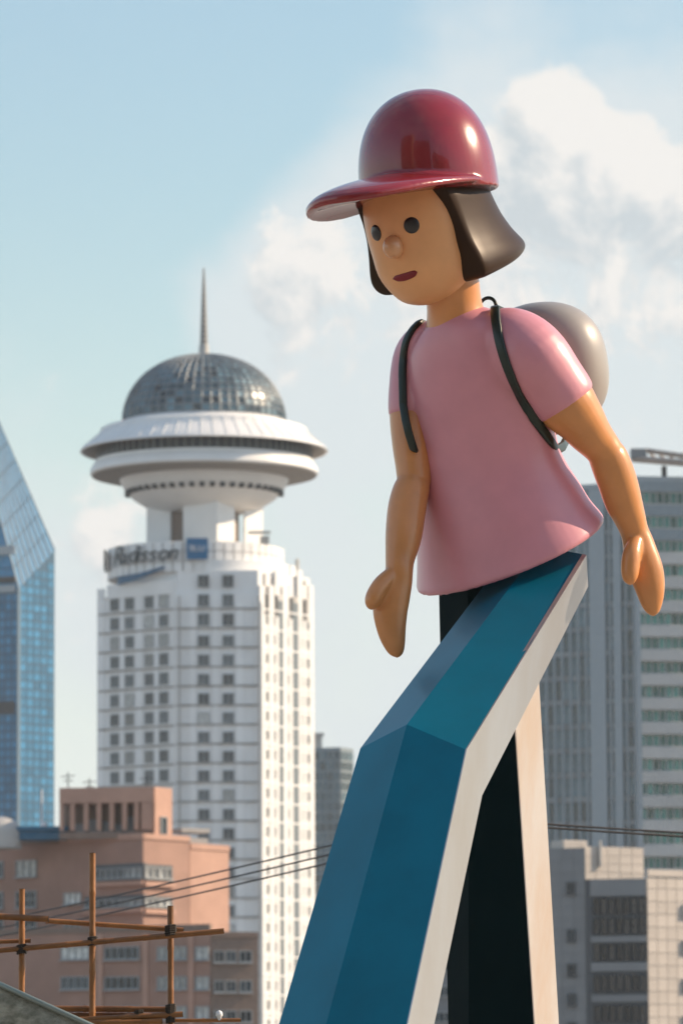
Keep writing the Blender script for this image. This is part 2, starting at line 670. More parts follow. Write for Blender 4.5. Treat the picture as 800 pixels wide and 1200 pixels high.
    rings = [ellipse(S(u, v, Y0 + dn + dd), L_N, F_N, a * K, b * K, 40) for (u, v, dd, a, b) in
             [(543, 400, .02, 44, 40), (539, 386, 0, 43, 39.5), (535.5, 376, -.01, 37.5, 36), (533, 366, -.03, 33.5, 33), (531.5, 354, -.05, 32, 32), (530, 338, -.08, 32, 32), (528, 315, -.12, 32, 32)]]
    m.loft(rings)
    m.build('neck', M_SKIN, root, smooth=True, subsurf=1)

    # ---------------- head
    dh = d_torso(300) - 0.02
    F_H, L_H, U_H = frame(HY, 13, 3.0)
    HC = S(495, 263, Y0 + dh)

    def hp(f, l, h):
        return HC + F_H * (f * K) + L_H * (l * K) + U_H * (h * K)

    m = MB()
    rings = []
    for (h, f, a, b) in resample([(-94., 6., 1., 1.), (-92., 6., 19., 19.), (-85., 5., 36., 37.), (-70., 3., 50., 51.), (-50., 1., 60.5, 62.), (-25., 0., 64., 66.), (0., 0., 66.5, 68.), (30., 0., 65., 67.), (60., 0., 56., 58.), (80., 0., 30., 30.)], 3):
        rings.append(ellipse(hp(f, 0, h), L_H, F_H, a * K, b * K, 64))
    m.loft(rings)
    head = m.build('head', M_FACE, root, smooth=True)
    hb = bvh_of([head])

    def disc(name, material, u, v, ra, rb, dome, parent, push=0.0):
        p, nrm = hit(hb, u, v)
        A = U_H.cross(nrm).normalized()
        B = nrm.cross(A).normalized()
        mm = MB()
        rr = []
        for q in range(0, 11):
            t = -0.5 * math.pi + math.pi * q / 10
            rr.append(ellipse(p + nrm * (dome * math.sin(t) + push), A, B, max(ra * math.cos(t), 1e-4), max(rb * math.cos(t), 1e-4), 28))
        mm.loft(rr)
        return mm.build(name, material, parent, smooth=True)

    disc('eye', M_BLACK, 482, 264, 9.3 * K, 9.6 * K, 0.014, head)
    disc('eye', M_BLACK, 440.5, 273, 9.3 * K, 9.6 * K, 0.014, head)
    disc('nose', M_NOSE, 462.5, 289, 11.5 * K, 14.0 * K, 0.085, head, push=0.02)
    # mouth: flattened lozenge following the face
    mm = MB()
    rr = []
    for (u, v, hh) in resample([(461.0, 326.2, .4), (464., 326.4, 3.4), (470., 325.6, 4.6), (477., 323.6, 4.5), (483., 321.3, 4.2), (486.6, 319.8, 3.0), (488.6, 319.0, .4)], 3):
        p, nrm = hit(hb, u, v)
        A = (U_H - nrm * U_H.dot(nrm)).normalized()
        rr.append(ellipse(p, A, nrm, hh * K, 0.012, 16))
    mm.loft(rr)
    mm.build('mouth', M_MOUTH, head, smooth=True)

    # ---------------- hair: bob with a flared hem
    m = MB()
    rings = []
    for (h, fr, a, b) in resample([(48., 34., 56., 66.), (40., 42., 62., 78.), (30., 40., 66., 95.), (12., 33., 67.5, 106.), (-8., 28., 69.5, 118.), (-28., 25., 73., 131.), (-42., 22., 77., 141.), (-52., 20., 79., 148.), (-60., 17., 79.5, 149.5), (-67., 13., 77.5, 145.), (-72., 8., 73., 136.), (-74., 4., 66., 126.), (-75., 0., 48., 100.)], 3):
        pts = []
        n = 40
        for k in range(n + 1):
            t = math.pi * k / n
            bk_ = b * math.sin(t) ** 0.9
            pts.append(hp(-bk_, 3.5 + a * math.copysign(abs(math.cos(t)) ** 0.85, math.cos(t)), h + max(-h, 0) * 0.16 * bk_ / 75))
        pts.append(hp(fr * 0.55, 3.5 - a, h))
        pts.append(hp(fr * 0.9, 3.5 - a * 0.985, h))
        pts.append(hp(fr, 3.5 - a * 0.94, h))
        pts.append(hp(fr * 0.97, 3.5 - a * 0.8, h))
        pts.append(hp(fr * 0.95, a * 0.0, h))
        pts.append(hp(fr * 0.97, 3.5 + a * 0.8, h))
        pts.append(hp(fr, 3.5 + a * 0.94, h))
        pts.append(hp(fr * 0.9, 3.5 + a * 0.985, h))
        pts.append(hp(fr * 0.55, 3.5 + a, h))
        rings.append(pts)
    m.loft(rings)
    m.build('hair', M_HAIR, root, smooth=True)

    # ---------------- cap: tall dome, moulded peak
    m = MB()
    CF, CL, CU = frame(HY, 8, 3.0)
    CC = S(503, 224, Y0 + dh + 0.03)

    def cp(f, l, h):
        return CC + CF * (f * K) + CL * (l * K) + CU * (h * K)

    rings = []
    for q in range(0, 29):
        t = q / 28
        hh = 126 * math.sin(t * math.pi / 2) ** 0.96
        rr = max((1 - (hh / 126.2) ** 2.75), 0) ** (1 / 2.1)
        rings.append(ellipse(cp(-3 * t, 0, hh - 6), CL, CF, 80.5 * K * max(rr, .002), 84 * K * max(rr, .002), 72))
    m.loft(rings)
    # rolled rim and peak, moulded in one with the dome
    nphi, nr = 60, 14
    top, bot = [], []
    for i in range(nphi + 1):
        ph = R(-104 + 208 * i / nphi)
        c, s = math.cos(ph), math.sin(ph)
        cf = max(c, 0)
        row_t, row_b = [], []
        for j in range(nr + 1):
            q = j / nr
            ext = 124 * cf ** 0.62
            f = (84 * c) * (0.80 + 0.20 * q) + ext * q
            l = 80.5 * s * (0.80 + 0.20 * q) + 12 * s * q * cf ** .4
            drop = -17 * (q ** 2.0) * cf - (12 - 14 * s) * cf ** .28 * q * abs(s) ** 1.6 - 2
            lift = 9 * cf + 5 * (1 - q) ** 2 * cf
            th = 6.5 * math.sqrt(max(1 - (q ** 6), 0.0)) * (0.45 + 0.55 * cf ** .5)
            row_t.append(cp(f, l, 2 + drop + lift + th))
            row_b.append(cp(f, l, 2 + drop - th * .75))
        top.append(row_t)
        bot.append(row_b)
    V, Fc = [], []
    W = nr + 1
    for rws in (top, bot):
        for rw in rws:
            V += rw
    off = (nphi + 1) * W
    for i in range(nphi):
        for j in range(nr):
            a, b2, c2, d2 = i * W + j, (i + 1) * W + j, (i + 1) * W + j + 1, i * W + j + 1
            Fc.append((a, b2, c2, d2))
            Fc.append((off + d2, off + c2, off + b2, off + a))
        Fc.append((i * W + nr, (i + 1) * W + nr, off + (i + 1) * W + nr, off + i * W + nr))
        Fc.append((off + i * W, off + (i + 1) * W, (i + 1) * W, i * W))
    for i in (0, nphi):
        for j in range(nr):
            a, d2 = i * W + j, i * W + j + 1
            Fc.append((a, d2, off + d2, off + a))
    m.add(V, Fc)
    cap = m.build('cap', M_RED, root, smooth=True)
    fuse(cap, 0.011, 10)
    split_peak(cap, CC, CF, CL)

    # ---------------- backpack behind the shoulders
    m = MB()
    FB, LB, UB = frame(TY, 20)
    BC = S(639, 432, Y0 + d_torso(440) + 0.82 * 112 * K)
    rings = []
    for q in range(0, 25):
        t = -1 + 2 * q / 24
        tt = math.sin(t * math.pi / 2)
        r = (1 - abs(tt) ** 2.5) ** (1 / 2.2) if abs(tt) < 1 else 0
        r = max(r, 0.003)
        bulge = 1.0 + 0.06 * tt
        rings.append(ellipse(BC + UB * (80 * K * tt), LB, FB, 79 * K * r * bulge, 50 * K * r, 48, e=0.85))
    m.loft(rings)
    pack = m.build('backpack', M_PACK, root, smooth=True)
    # carrying loop on top
    m = MB()
    pts = []
    for q in range(13):
        a = math.pi * q / 12
        pts.append(S(571, 354, Y0 + d_torso(380) + 0.50) + LB * (-9 * K * math.cos(a) * 1.3) + Vector((0, 0, 1)) * (11 * K * math.sin(a) - 6 * K) )
    m.tube(pts, 2.2 * K, 10)
    m.build('carry_loop', M_STRAP, pack, smooth=True)

    # straps: flat bands lying on the shirt
    sb = bvh_of([shirt])

    def strap(pix, width, lead, tail):
        pn = []
        for (u, v) in resample(pix, 5):
            p, nrm = hit(sb, u, v)
            if p is None:
                continue
            pn.append((p, nrm))
        pts = [(p + n_ * 0.012, n_) for p, n_ in pn]
        pts = [(q, pts[0][1]) for q in lead] + pts + [(q, pts[-1][1]) for q in tail]
        rr = []
        for i, (p, nrm) in enumerate(pts):
            td = (pts[min(i + 1, len(pts) - 1)][0] - pts[max(i - 1, 0)][0]).normalized()
            A = td.cross(nrm).normalized()
            B = A.cross(td).normalized()
            rr.append(ellipse(p, A, B, width * K * .5, 0.017, 16, e=0.55))
        mm = MB()
        mm.loft(rr)
        mm.build('strap', M_STRAP, pack, smooth=True)

    p0, n0 = hit(sb, 580, 361.5)
    bk = Vector((.55, .78, -.25))
    strap([(580., 362.5), (582., 380.), (588., 408.), (599., 440.), (614., 471.), (632., 501.), (645., 519.)], 11.5,
          [p0 + Vector((0, 0, .0)) + bk * .45, p0 + Vector((0, 0, .025)) + bk * .25, p0 + Vector((0, 0, .025)) + bk * .10],
          [S(652, 527, Y0 + d_torso(520) - .16), S(659, 523, Y0 + d_torso(520) + .0), S(664, 513, Y0 + d_torso(520) + .3)])
    p1, n1 = hit(sb, 491, 378)
    if p1 is None:
        p1, n1 = hit(sb, 494, 384)
    strap([(492., 379.), (483., 389.), (476., 404.), (472.5, 430.), (472.5, 455.), (473., 475.)], 9.5,
          [p1 + Vector((0, 0, .03)) + bk * .35, p1 + Vector((0, 0, .03)) + bk * .12],
          [S(475, 492, Y0 + d_torso(490) - .20), S(479, 509, Y0 + d_torso(509) - .23), S(484, 525, Y0 + d_torso(527) - .24), S(490, 536, Y0 + d_torso(537) - .05)])

    # ---------------- legs: folded hexagonal plate columns
    def leg(rows, d_off):
        """rows: pixel u,v of the four seen edges e1..e4, depth of the axis (m); the two hidden edges follow."""
        rings = []
        for (e1, e2, e3, e4, d) in rows:
            p1 = S(*e1, Y0 + d + d_off[0])
            p2 = S(*e2, Y0 + d + d_off[1])
            p3 = S(*e3, Y0 + d + d_off[2])
            p4 = S(*e4, Y0 + d + d_off[3])
            back = (p4 - p3)
            p5 = p1 + back
            c = (p3 + p1 + p4 + p5) / 4
            p6 = c + (c - p2)
            rings.append([p1, p2, p3, p4, p6, p5])
        return rings

    off = (30 * K, -36 * K, -74 * K, -30 * K)

    def ext(ea, eb, v):
        t = (v - ea[1]) / (eb[1] - ea[1])
        return (ea[0] + (eb[0] - ea[0]) * t, v)

    k1, k2, k3, k4 = (422, 877), (476.5, 849), (545, 878), (563, 932)
    b1, b2, b3, b4 = (327, 1200), (382, 1200), (476, 1200), (507, 1200)
    dk, db = -1.50, -2.10
    VG = 1640
    front = [((588, 658), (633, 640), (685, 650), (687, 687), 0.0),
             (k1, k2, k3, k4, dk),
             (ext(k1, b1, VG), ext(k2, b2, VG), ext(k3, b3, VG), ext(k4, b4, VG), dk + (db - dk) * (VG - 880) / 320)]
    top_in = [p + Vector((0.05, 0.1, 0.45)) for p in leg([front[0]], off)[0]]
    fr = [[p + (p - q).normalized() * 0.0 for p, q in zip(r_, r_)] for r_ in leg(front, off)]

    def drop_to(ring_hi, ring_lo, z):
        out = []
        for a_, b_ in zip(ring_hi, ring_lo):
            t = (z - a_.z) / (b_.z - a_.z)
            out.append(a_ + (b_ - a_) * t)
        return out

    def make_leg(rings, paint, plate):
        rings = rings[:-1] + [drop_to(rings[-2], rings[-1], 0.16)]
        fine = []
        for r0, r1 in zip(rings[:-1], rings[1:]):
            fine += [[a_.lerp(b_, q / 12) for a_, b_ in zip(r0, r1)] for q in range(12)]
        rings = fine + [rings[-1]]
        m = MB()
        m.loft(rings)
        o = m.build('leg', paint, root, angle=12)
        # satin side plate, a thin sheet standing 8 mm proud of the column's flank
        m = MB()
        secs = []
        for i, r0 in enumerate(rings):
            r1 = rings[min(i + 1, len(rings) - 1)]
            rp = rings[max(i - 1, 0)]
            nn = (r0[3] - r0[2]).cross(r1[2] - rp[2]).normalized()
            if nn.x < 0:
                nn = -nn
            secs.append([r0[2] - nn * .02, r0[3] - nn * .02, r0[3] + nn * .010, r0[2] + nn * .010])
        m.loft(secs)
        m.build('side_plate', plate, o, angle=20)
        cx = sum((p for p in rings[-1]), Vector()) / 6
        mm = MB()
        mm.box((cx.x, cx.y, 0.15), (1.5, 1.3, 0.06), R(-35))
        mm.build('base_plate', M_STEEL, o, bevel=0.01)
        return o

    make_leg(fr, M_BLUE, M_STEEL)['label'] = 'blue leg bent at the knee, striding forward'
    # rear leg: almost upright post behind
    B1, B2, B3, B4 = (514, 690), (548, 690), (592, 690), (623.5, 690)
    C1, C2, C3, C4 = (525, 1200), (549, 1200), (625, 1200), (653, 1200)
    rear = [(ext(B1, C1, 640), ext(B2, C2, 640), ext(B3, C3, 640), ext(B4, C4, 640), 0.45),
            (C1, C2, C3, C4, 1.35),
            (ext(B1, C1, 1640), ext(B2, C2, 1640), ext(B3, C3, 1640), ext(B4, C4, 1640), 2.1)]
    rr_ = leg(rear, off)
    make_leg(rr_, M_DARK, M_STEEL2)['label'] = 'near black straight rear leg with a pale mottled side'
    # plinth
    m = MB()
    m.box((base.x - 0.1, Y0 - .3, 0.085), (6.2, 7.0, 0.11))
    p = m.build('plinth', M_CONC, None, bevel=0.02)
    tag(p, 'low concrete plinth under the striding statue', 'plinth')
    return root


build_statue()

# ------------------------------------------------------------------ buildings: helpers
def XY(u, Y, v=900):
    p = S(u, v, Y)
    return Vector((p.x, p.y))


def ZV(v, u, Y):
    return S(u, v, Y).z


class Face:
    """A wall plane between two plan points, p0 -> p1 running left to right for someone outside."""

    def __init__(self, p0, p1):
        self.p0, self.p1 = Vector(p0), Vector(p1)
        d = self.p1 - self.p0
        self.w = d.length
        self.t = d / self.w
        self.n = Vector((self.t.y, -self.t.x))
        self.rot = math.atan2(self.t.y, self.t.x)

    def at(self, s, z, out=0.0):
        q = self.p0 + self.t * s + self.n * out
        return Vector((q.x, q.y, z))

    def s_of(self, u, v=900):
        """distance along the wall where the sight line of column u meets it"""
        d = ray(u, v)
        d2 = Vector((d.x, d.y))
        c = Vector((CAM.x, CAM.y)) - self.p0
        # c + k d2 = s t
        det = self.t.x * (-d2.y) - self.t.y * (-d2.x)
        return (c.x * (-d2.y) - c.y * (-d2.x)) / det

    def z_of(self, u, v):
        s = self.s_of(u, v)
        q = self.p0 + self.t * s
        return S(u, v, q.y).z

    def slab(self, mb, s0, s1, z0, z1, o0, o1):
        c = self.at((s0 + s1) / 2, (z0 + z1) / 2, (o0 + o1) / 2)
        mb.box(c, (abs(s1 - s0), abs(o1 - o0), abs(z1 - z0)), self.rot)
        return mb


def window_mesh(name, w, h, material, frame_w, cols=2, rows=1, depth=0.25, sill=0.0):
    """frame with mullions, local: x across, z up, outside at -y"""
    m = MB()
    m.box((-w / 2 + frame_w / 2, 0, 0), (frame_w, depth, h))
    m.box((w / 2 - frame_w / 2, 0, 0), (frame_w, depth, h))
    m.box((0, 0, h / 2 - frame_w / 2), (w - 2 * frame_w - .004, depth, frame_w))
    m.box((0, 0, -h / 2 + frame_w / 2), (w - 2 * frame_w - .004, depth, frame_w))
    for i in range(1, cols):
        m.box((-w / 2 + w * i / cols, 0, 0), (frame_w * .8, depth * .8, h - 2 * frame_w - .004))
    for i in range(1, rows):
        m.box((0, 0.01, -h / 2 + h * i / rows), (w - 2 * frame_w - .008, depth * .7, frame_w * .8))
    if sill:
        m.box((0, -depth * .6, -h / 2 - sill / 2 - .004), (w + .3, depth * 1.4, sill))
    return m.mesh(name, material, fix=False)


def pane_mesh(name, w, h, material, y=0.0):
    m = MB()
    m.box((0, y, 0), (w, 0.04, h))
    return m.mesh(name, material, fix=False)


def put(name, me, parent, face, s, z, out=0.0, child=None, kid='pane'):
    o = link(name, me, parent, face.at(s, z, out), face.rot)
    if child is not None:
        c = bpy.data.objects.new(kid, child)
        COL.objects.link(c)
        c.parent = o
    return o


G_DARK = mat('window_glass_grey', (0.035, 0.05, 0.06), 0.15, var=0.3, scale=0.8, objvar=0.7, spec=0.5)
G_HOTEL = mat('window_glass_hotel', (0.085, 0.105, 0.12), 0.15, var=0.4, scale=0.9, objvar=0.5, spec=0.6)
G_CURT = mat('window_glass_curtained', (0.36, 0.37, 0.36), 0.18, var=0.35, scale=1.6, objvar=0.6, spec=0.8)
G_BLUE = mat('tower_glass_blue', (0.03, 0.185, 0.345), 0.35, var=0.15, scale=0.4, objvar=0.3, spec=0.5)
G_GREY = mat('tower_glass_greyblue', (0.055, 0.095, 0.12), 0.12, var=0.3, scale=0.3, objvar=0.6, spec=0.8)
G_GREEN = mat('tower_glass_green', (0.055, 0.165, 0.145), 0.12, var=0.25, scale=0.5, objvar=0.6, spec=0.6)
G_DOME = mat('dome_glass', (0.06, 0.115, 0.145), 0.22, var=0.3, scale=0.3, island=0.8, spec=0.6, rvar=0.25)
W_WHITE = mat('hotel_white_tile', (0.80, 0.805, 0.80), 0.5, var=0.06, scale=0.15, objvar=0.05)
W_WHITE2 = mat('hotel_white_metal', (0.78, 0.78, 0.77), 0.4, var=0.05, scale=0.2, objvar=0.05)
W_STAIN = mat('hotel_band_stained', (0.46, 0.45, 0.43), 0.7, var=0.2, scale=0.4, col2=(0.30, 0.28, 0.26))
W_CONC = mat('pale_concrete', (0.45, 0.44, 0.42), 0.8, var=0.1, scale=0.2)
W_BROWN = mat('core_brown', (0.20, 0.15, 0.12), 0.7)
W_FRAME = mat('window_frame_grey', (0.32, 0.34, 0.35), 0.5)
W_DARKMETAL = mat('dark_metal', (0.05, 0.055, 0.06), 0.5, metal=0.3)
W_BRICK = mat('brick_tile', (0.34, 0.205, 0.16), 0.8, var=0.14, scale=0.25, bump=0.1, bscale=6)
W_BRICK2 = mat('brick_tile_pale_sunlit', (0.46, 0.28, 0.215), 0.8, var=0.12, scale=0.3, bump=0.1, bscale=6)  # paler brick, its colour brightened further for the sunlit parts
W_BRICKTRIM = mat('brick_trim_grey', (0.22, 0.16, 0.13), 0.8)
W_CREAM = mat('cream_tile', (0.52, 0.47, 0.42), 0.6, var=0.06, scale=0.3, objvar=0.07)
W_GREYTILE = mat('grey_tile', (0.22, 0.23, 0.24), 0.6, var=0.07, scale=0.3, objvar=0.06)
W_GREYDK = mat('grey_dark_cladding', (0.09, 0.10, 0.11), 0.6, var=0.1, scale=0.3)
W_ALU = mat('aluminium_fin', (0.30, 0.345, 0.38), 0.4, metal=0.2, var=0.06)
W_SPAN = mat('spandrel_white', (0.46, 0.465, 0.46), 0.45, var=0.06, scale=0.2, objvar=0.06)
W_TMUL = mat('tower_mullion_blue', (.05, .12, .18), .5)
W_SOFFIT_SHADE = mat('deck_soffit_shade', (0.27, 0.26, 0.25), 0.8)  # grey puts the shade under the saucer decks into the colour
W_BLUEROOF = mat('roof_blue_sheet', (0.02, 0.12, 0.22), 0.5)
W_SIGNDARK = mat('sign_letter_dark', (0.035, 0.05, 0.06), 0.5)
W_SIGNBLUE = mat('sign_panel_blue', (0.0, 0.12, 0.28), 0.35)
W_SIGNWHITE = mat('sign_letter_white', (0.75, 0.76, 0.78), 0.5)


def lamp_mat():
    m = bpy.data.materials.new('beacon_red_lit')
    m.use_nodes = True
    b = m.node_tree.nodes['Principled BSDF']
    b.inputs['Base Color'].default_value = (0.5, 0.02, 0.02, 1)
    b.inputs['Emission Color'].default_value = (1.0, 0.10, 0.08, 1)
    b.inputs['Emission Strength'].default_value = 4.0
    return m


# ------------------------------------------------------------------ hotel tower with revolving restaurant
def hotel():
    Y = 950.0
    k = Y / F_PX
    A = XY(115, Y + 64 * k)
    B = XY(207, Y)
    C = XY(305, Y)
    D = XY(367.5, Y + 95 * k)
    E = XY(320, Y + 230 * k)
    G = XY(160, Y + 220 * k)
    ax = XY(240, Y + 105 * k)
    Yc = ax.y
    root = thing('hotel_tower', (ax.x, ax.y, 0), 'white hotel tower with a glass dome and saucer restaurant on its roof', 'building')

    def zc(v):
        return ZV(v, 240, Yc)

    kc = Yc / F_PX
    fl, fm, fr = Face(A, B), Face(B, C), Face(C, D)
    zl = fl.z_of(160, 690)
    zroof = fm.z_of(255, 668)
    zr = fr.z_of(330, 688)
    # body: three wings of different height, one core
    m = MB()
    m.prism([A, B, C, D, E, G], 0, zl - 1.5)
    m.build('wall', W_WHITE, root)
    m = MB()
    cen = (B + C + D + E) / 4
    inn = [q + (Vector((ax.x, ax.y)) - q).normalized() * 0.6 for q in (B, C, D, E)]
    m.prism([inn[0], inn[1], inn[2], inn[3]], zl - 1.6, zroof)
    m.build('upper_wall', W_WHITE, root)
    # parapets of the left wing, stepping down to the left
    m = MB()
    fl.slab(m, fl.s_of(117), fl.s_of(126), zl - 1.5, fl.z_of(120, 700), -6, .25)
    m.build('parapet', W_WHITE2, root)
    m = MB()
    fl.slab(m, fl.s_of(126.2), fl.w - .2, zl - 1.5, fl.z_of(160, 683), -6, .25)
    m.build('parapet', W_WHITE2, root)
    floor_px = 22.6
    fh = floor_px * k
    # floor bands
    z_top_win = fl.z_of(160, 706)
    nfl = 24
    for i in range(nfl):
        zb = fl.z_of(150, 718 + floor_px * i)
        m = MB()
        fl.slab(m, .2, fl.w, zb - .20, zb + .20, -.3, .28)
        m.build('floor_band', W_STAIN, root)
        zb2 = fm.z_of(255, 713.5 + floor_px * i)
        m = MB()
        fm.slab(m, 0, fm.w, zb2 - .20, zb2 + .20, -.3, .30)
        m.build('floor_band', W_STAIN, root)
        zb3 = fr.z_of(306, 713.5 + floor_px * i)
        m = MB()
        fr.slab(m, 0.1, fr.w, zb3 - .16, zb3 + .16, -.3, .22)
        m.build('floor_band', W_WHITE2, root)
    # pilasters
    for (f, us, wd, zt, mt) in ((fl, (118.5, 163.9), 1.5, zl + .5, W_WHITE), (fl, (143.8, 184.2), .7, zl + .5, W_WHITE), (fl, (203.5,), .9, zl + .5, W_WHITE2), (fm, (208.5, 226, 253, 281, 303.5), 1.25, zroof - 6, W_WHITE)):
        for u in us:
            m = MB()
            s0 = f.s_of(u)
            f.slab(m, s0 - wd / 2, s0 + wd / 2, 0, zt, -.3, .20)
            m.build('pilaster', mt, root)
    # drain pipes beside the wing joint
    for u in (210.6, 303.8):
        m = MB()
        s0 = fm.s_of(u)
        m.box(fm.at(s0, zl / 2, .75), (.35, .35, zl - 4))
        m.build('drain_pipe', W_CONC, root)
    # windows
    ww, wh = 10.4 * k / math.cos(R(35)) * .98, 14.5 * k
    wm = window_mesh('window', ww, wh, W_FRAME, .14, 2, 1, .3)
    wp = pane_mesh('pane', ww - .1, wh - .1, G_HOTEL, .03)
    wpc = pane_mesh('pane', ww - .1, wh - .1, G_CURT, .03)
    for i in range(23):
        for u in (135, 152.5, 175.5, 192.8):
            s0 = fl.s_of(u)
            put('window', wm, root, fl, s0, fl.z_of(160, 707 + floor_px * i), .10, wpc if random.random() < .13 else wp)
    ww2, wh2 = 13.6 * k, 15.0 * k
    wm2 = window_mesh('window', ww2, wh2, W_FRAME, .16, 2, 1, .3)
    wp2 = pane_mesh('pane', ww2 - .1, wh2 - .1, G_HOTEL, .03)
    wp2c = pane_mesh('pane', ww2 - .1, wh2 - .1, G_CURT, .03)
    for i in range(24):
        for u in (239, 267.8):
            s0 = fm.s_of(u)
            put('window', wm2, root, fm, s0, fm.z_of(255, 681 + floor_px * i + (3 if i > 2 else 0)), .10, wp2c if random.random() < .15 else wp2)
    # right wing: tall fins, narrow glazing, dark slots under the roof
    fin_u = (307.5, 318.5, 325.5, 334.5, 341, 352, 357, 365)
    for j, u in enumerate(fin_u):
        s0 = fr.s_of(u)
        m = MB()
        top = fr.z_of(u, 690) + (3.5 if j in (2, 5) else 0.6)
        fr.slab(m, s0 - .8, s0 + .8, 0, top, -.3, .13)
        m.build('fin', W_WHITE2, root)
    for (u0, u1) in ((326.8, 331.8), (343, 349.5)):
        m = MB()
        s0, s1 = fr.s_of(u0), fr.s_of(u1)
        fr.slab(m, s0, s1, 0, fr.z_of(335, 705), -.3, .16)
        m.build('glazing_strip', mat('glazing_strip_grey', (.16, .19, .21), .25, spec=.6), root)
    tall_w = fr.s_of(324) - fr.s_of(320)
    wm3 = window_mesh('window', tall_w, 12.5 * k, W_WHITE2, .14, 1, 1, .3)
    wp3 = pane_mesh('pane', tall_w - .1, 12.5 * k - .1, mat('window_glass_pale', (0.16, 0.17, 0.17), 0.2, objvar=.3, spec=.8), .03)
    for i in range(22):
        for u in (313, 322, 338, 354.5, 361):
            put('window', wm3, root, fr, fr.s_of(u), fr.z_of(306, 725 + floor_px * i), .08, wp3)
    sl_w = fr.s_of(317) - fr.s_of(312)
    sm = pane_mesh('louvre', sl_w, 26 * k, W_DARKMETAL)
    for u in (312.5, 324, 341.5, 357):
        put('louvre', sm, root, fr, fr.s_of(u), fr.z_of(335, 712), .12)
    m = MB()
    fr.slab(m, .4, fr.w - .2, fr.z_of(335, 726.5), fr.z_of(335, 698), -.3, .10)
    m.build('louvre_backing', W_CONC, root)
    # roof rail posts on the right wing
    for u, vt in ((313, 672), (322, 676), (352, 655), (360, 680)):
        s0 = fr.s_of(u)
        z0 = fr.z_of(u, 692)
        m = MB()
        zt = fr.z_of(u, vt)
        m.box(fr.at(s0, (z0 + zt) / 2 - .8, -.5), (.5, .5, zt - z0 + 1.6), fr.rot)
        m.build('roof_post', W_CONC, root)
    # round drum carrying the sign: curved panels
    dc = XY(230, Y + 108 * k)
    kd = dc.y / F_PX

    def panel_ring(r, z0, z1, n, a0, a1, name, mt, parent, centre):
        da = 2 * math.pi / n
        mm = MB()
        pts = []
        for zz in (z0, z1):
            for rr in (r - .5, r):
                for q in range(4):
                    a = -da / 2 + .02 / r * 8 + (da - .16 * 2 / r) * q / 3
                    pts.append((rr * math.cos(a), rr * math.sin(a), zz))
        fs = []
        for q in range(3):
            fs += [(4 + q, 5 + q, 13 + q, 12 + q), (1 + q, q, 8 + q, 9 + q), (8 + q, 12 + q, 13 + q, 9 + q), (q, 1 + q, 5 + q, 4 + q)]
        fs += [(0, 4, 12, 8), (7, 3, 11, 15)]
        mm.add(pts, fs)
        me = mm.mesh(name, mt, fix=False)
        for q in range(n):
            a = da * q
            if math.sin(a) < 0.25:
                link(name, me, parent, (centre.x, centre.y, 0), a)

    zt = ZV(645, 230, dc.y)
    rd = 104 * kd
    m = MB()
    zd = ZV(681, 230, dc.y)
    m.revolve([(0.1, zd), (rd - .45, zd), (rd - .45, zt - .4), (rd - 2, zt - .4), (0.1, zt - .4)], dc, 72)
    drum = m.build('drum', W_CONC, root, angle=30)
    zs = [ZV(v, 230, dc.y) for v in (681, 669, 657, 645)]
    for i in range(3):
        panel_ring(rd, zs[i] + .08, zs[i + 1] - .08, 54, 0, 0, 'panel', W_WHITE, drum, dc)
    # lower, wider drum on the right
    dc2 = XY(243, Y + 112 * k)
    kd2 = dc2.y / F_PX
    z2 = ZV(667, 243, dc2.y)
    m = MB()
    m.revolve([(0.1, zl - 5), (106 * kd2, zl - 5), (106 * kd2, z2), (104.5 * kd2, z2), (0.1, z2)], dc2, 72)
    m.build('lower_drum', W_WHITE, root, angle=30)
    # plant room box and mast on the drum
    m = MB()
    p = XY(311, Y + 70 * k)
    m.box((p.x, p.y, ZV(630, 311, p.y) - .8), (11 * k, 8 * k, 13 * k))
    m.box((p.x - 1, p.y, ZV(624, 311, p.y)), (27 * k, .5, .5))
    m.build('roof_hoist', W_CONC, root)

    # sign: letters bent round the drum
    def bent_text(txt, size, u0, vb, slope, material, parent, italic, squash=1.0, name='letter', out=.8):
        cu = bpy.data.curves.new(name, 'FONT')
        cu.body = txt
        cu.size = size
        cu.extrude = 0.12
        cu.shear = italic
        ob = bpy.data.objects.new(name, cu)
        COL.objects.link(ob)
        dg = bpy.context.evaluated_depsgraph_get()
        dg.update()
        me = bpy.data.meshes.new_from_object(ob.evaluated_get(dg))
        bpy.data.objects.remove(ob)
        wmax = max(v.co.x for v in me.vertices)
        # angle on the drum where column u0 meets it
        a0 = math.asin(max(-1, min(1, ((u0 - 230) * kd) / rd)))
        z0 = ZV(vb, u0, dc.y - rd)
        for v in me.vertices:
            a = a0 + v.co.x * squash / rd
            rr = rd + out + v.co.z
            z = z0 + v.co.y + slope * v.co.x
            v.co = Vector((dc.x + rr * math.sin(a), dc.y - rr * math.cos(a), z)) - wl_of(parent)
        me.materials.clear()
        me.materials.append(material)
        link(name, me, parent)
        return wmax

    sroot = thing('rooftop_hotel_sign', (dc.x, dc.y - rd, zs[1]), 'dark script lettering with blue square panel on the white hotel drum', 'sign')
    x = 137.0
    # one child per letter, each set on the drum at its own angle
    ang = math.asin((139 - 230) / 104.0)
    for ch, wd, sz in (('R', 17, 25), ('a', 12, 20), ('d', 12.5, 22), ('i', 6.5, 22), ('s', 11, 20), ('s', 11, 20), ('o', 12.5, 20), ('n', 13, 20)):
        u = 230 + 104 * math.sin(ang)
        bent_text(ch, sz * kd * 1.28, u, 657.5 - 2.2 * (u - 137) / 80, 0, W_SIGNDARK, sroot, .28, 1.0)
        ang += wd * kd * .98 / rd
    # swoosh under the letters
    m = MB()
    a_ = math.asin((146 - 230) / 104.0)
    b_ = math.asin((198 - 230) / 104.0)
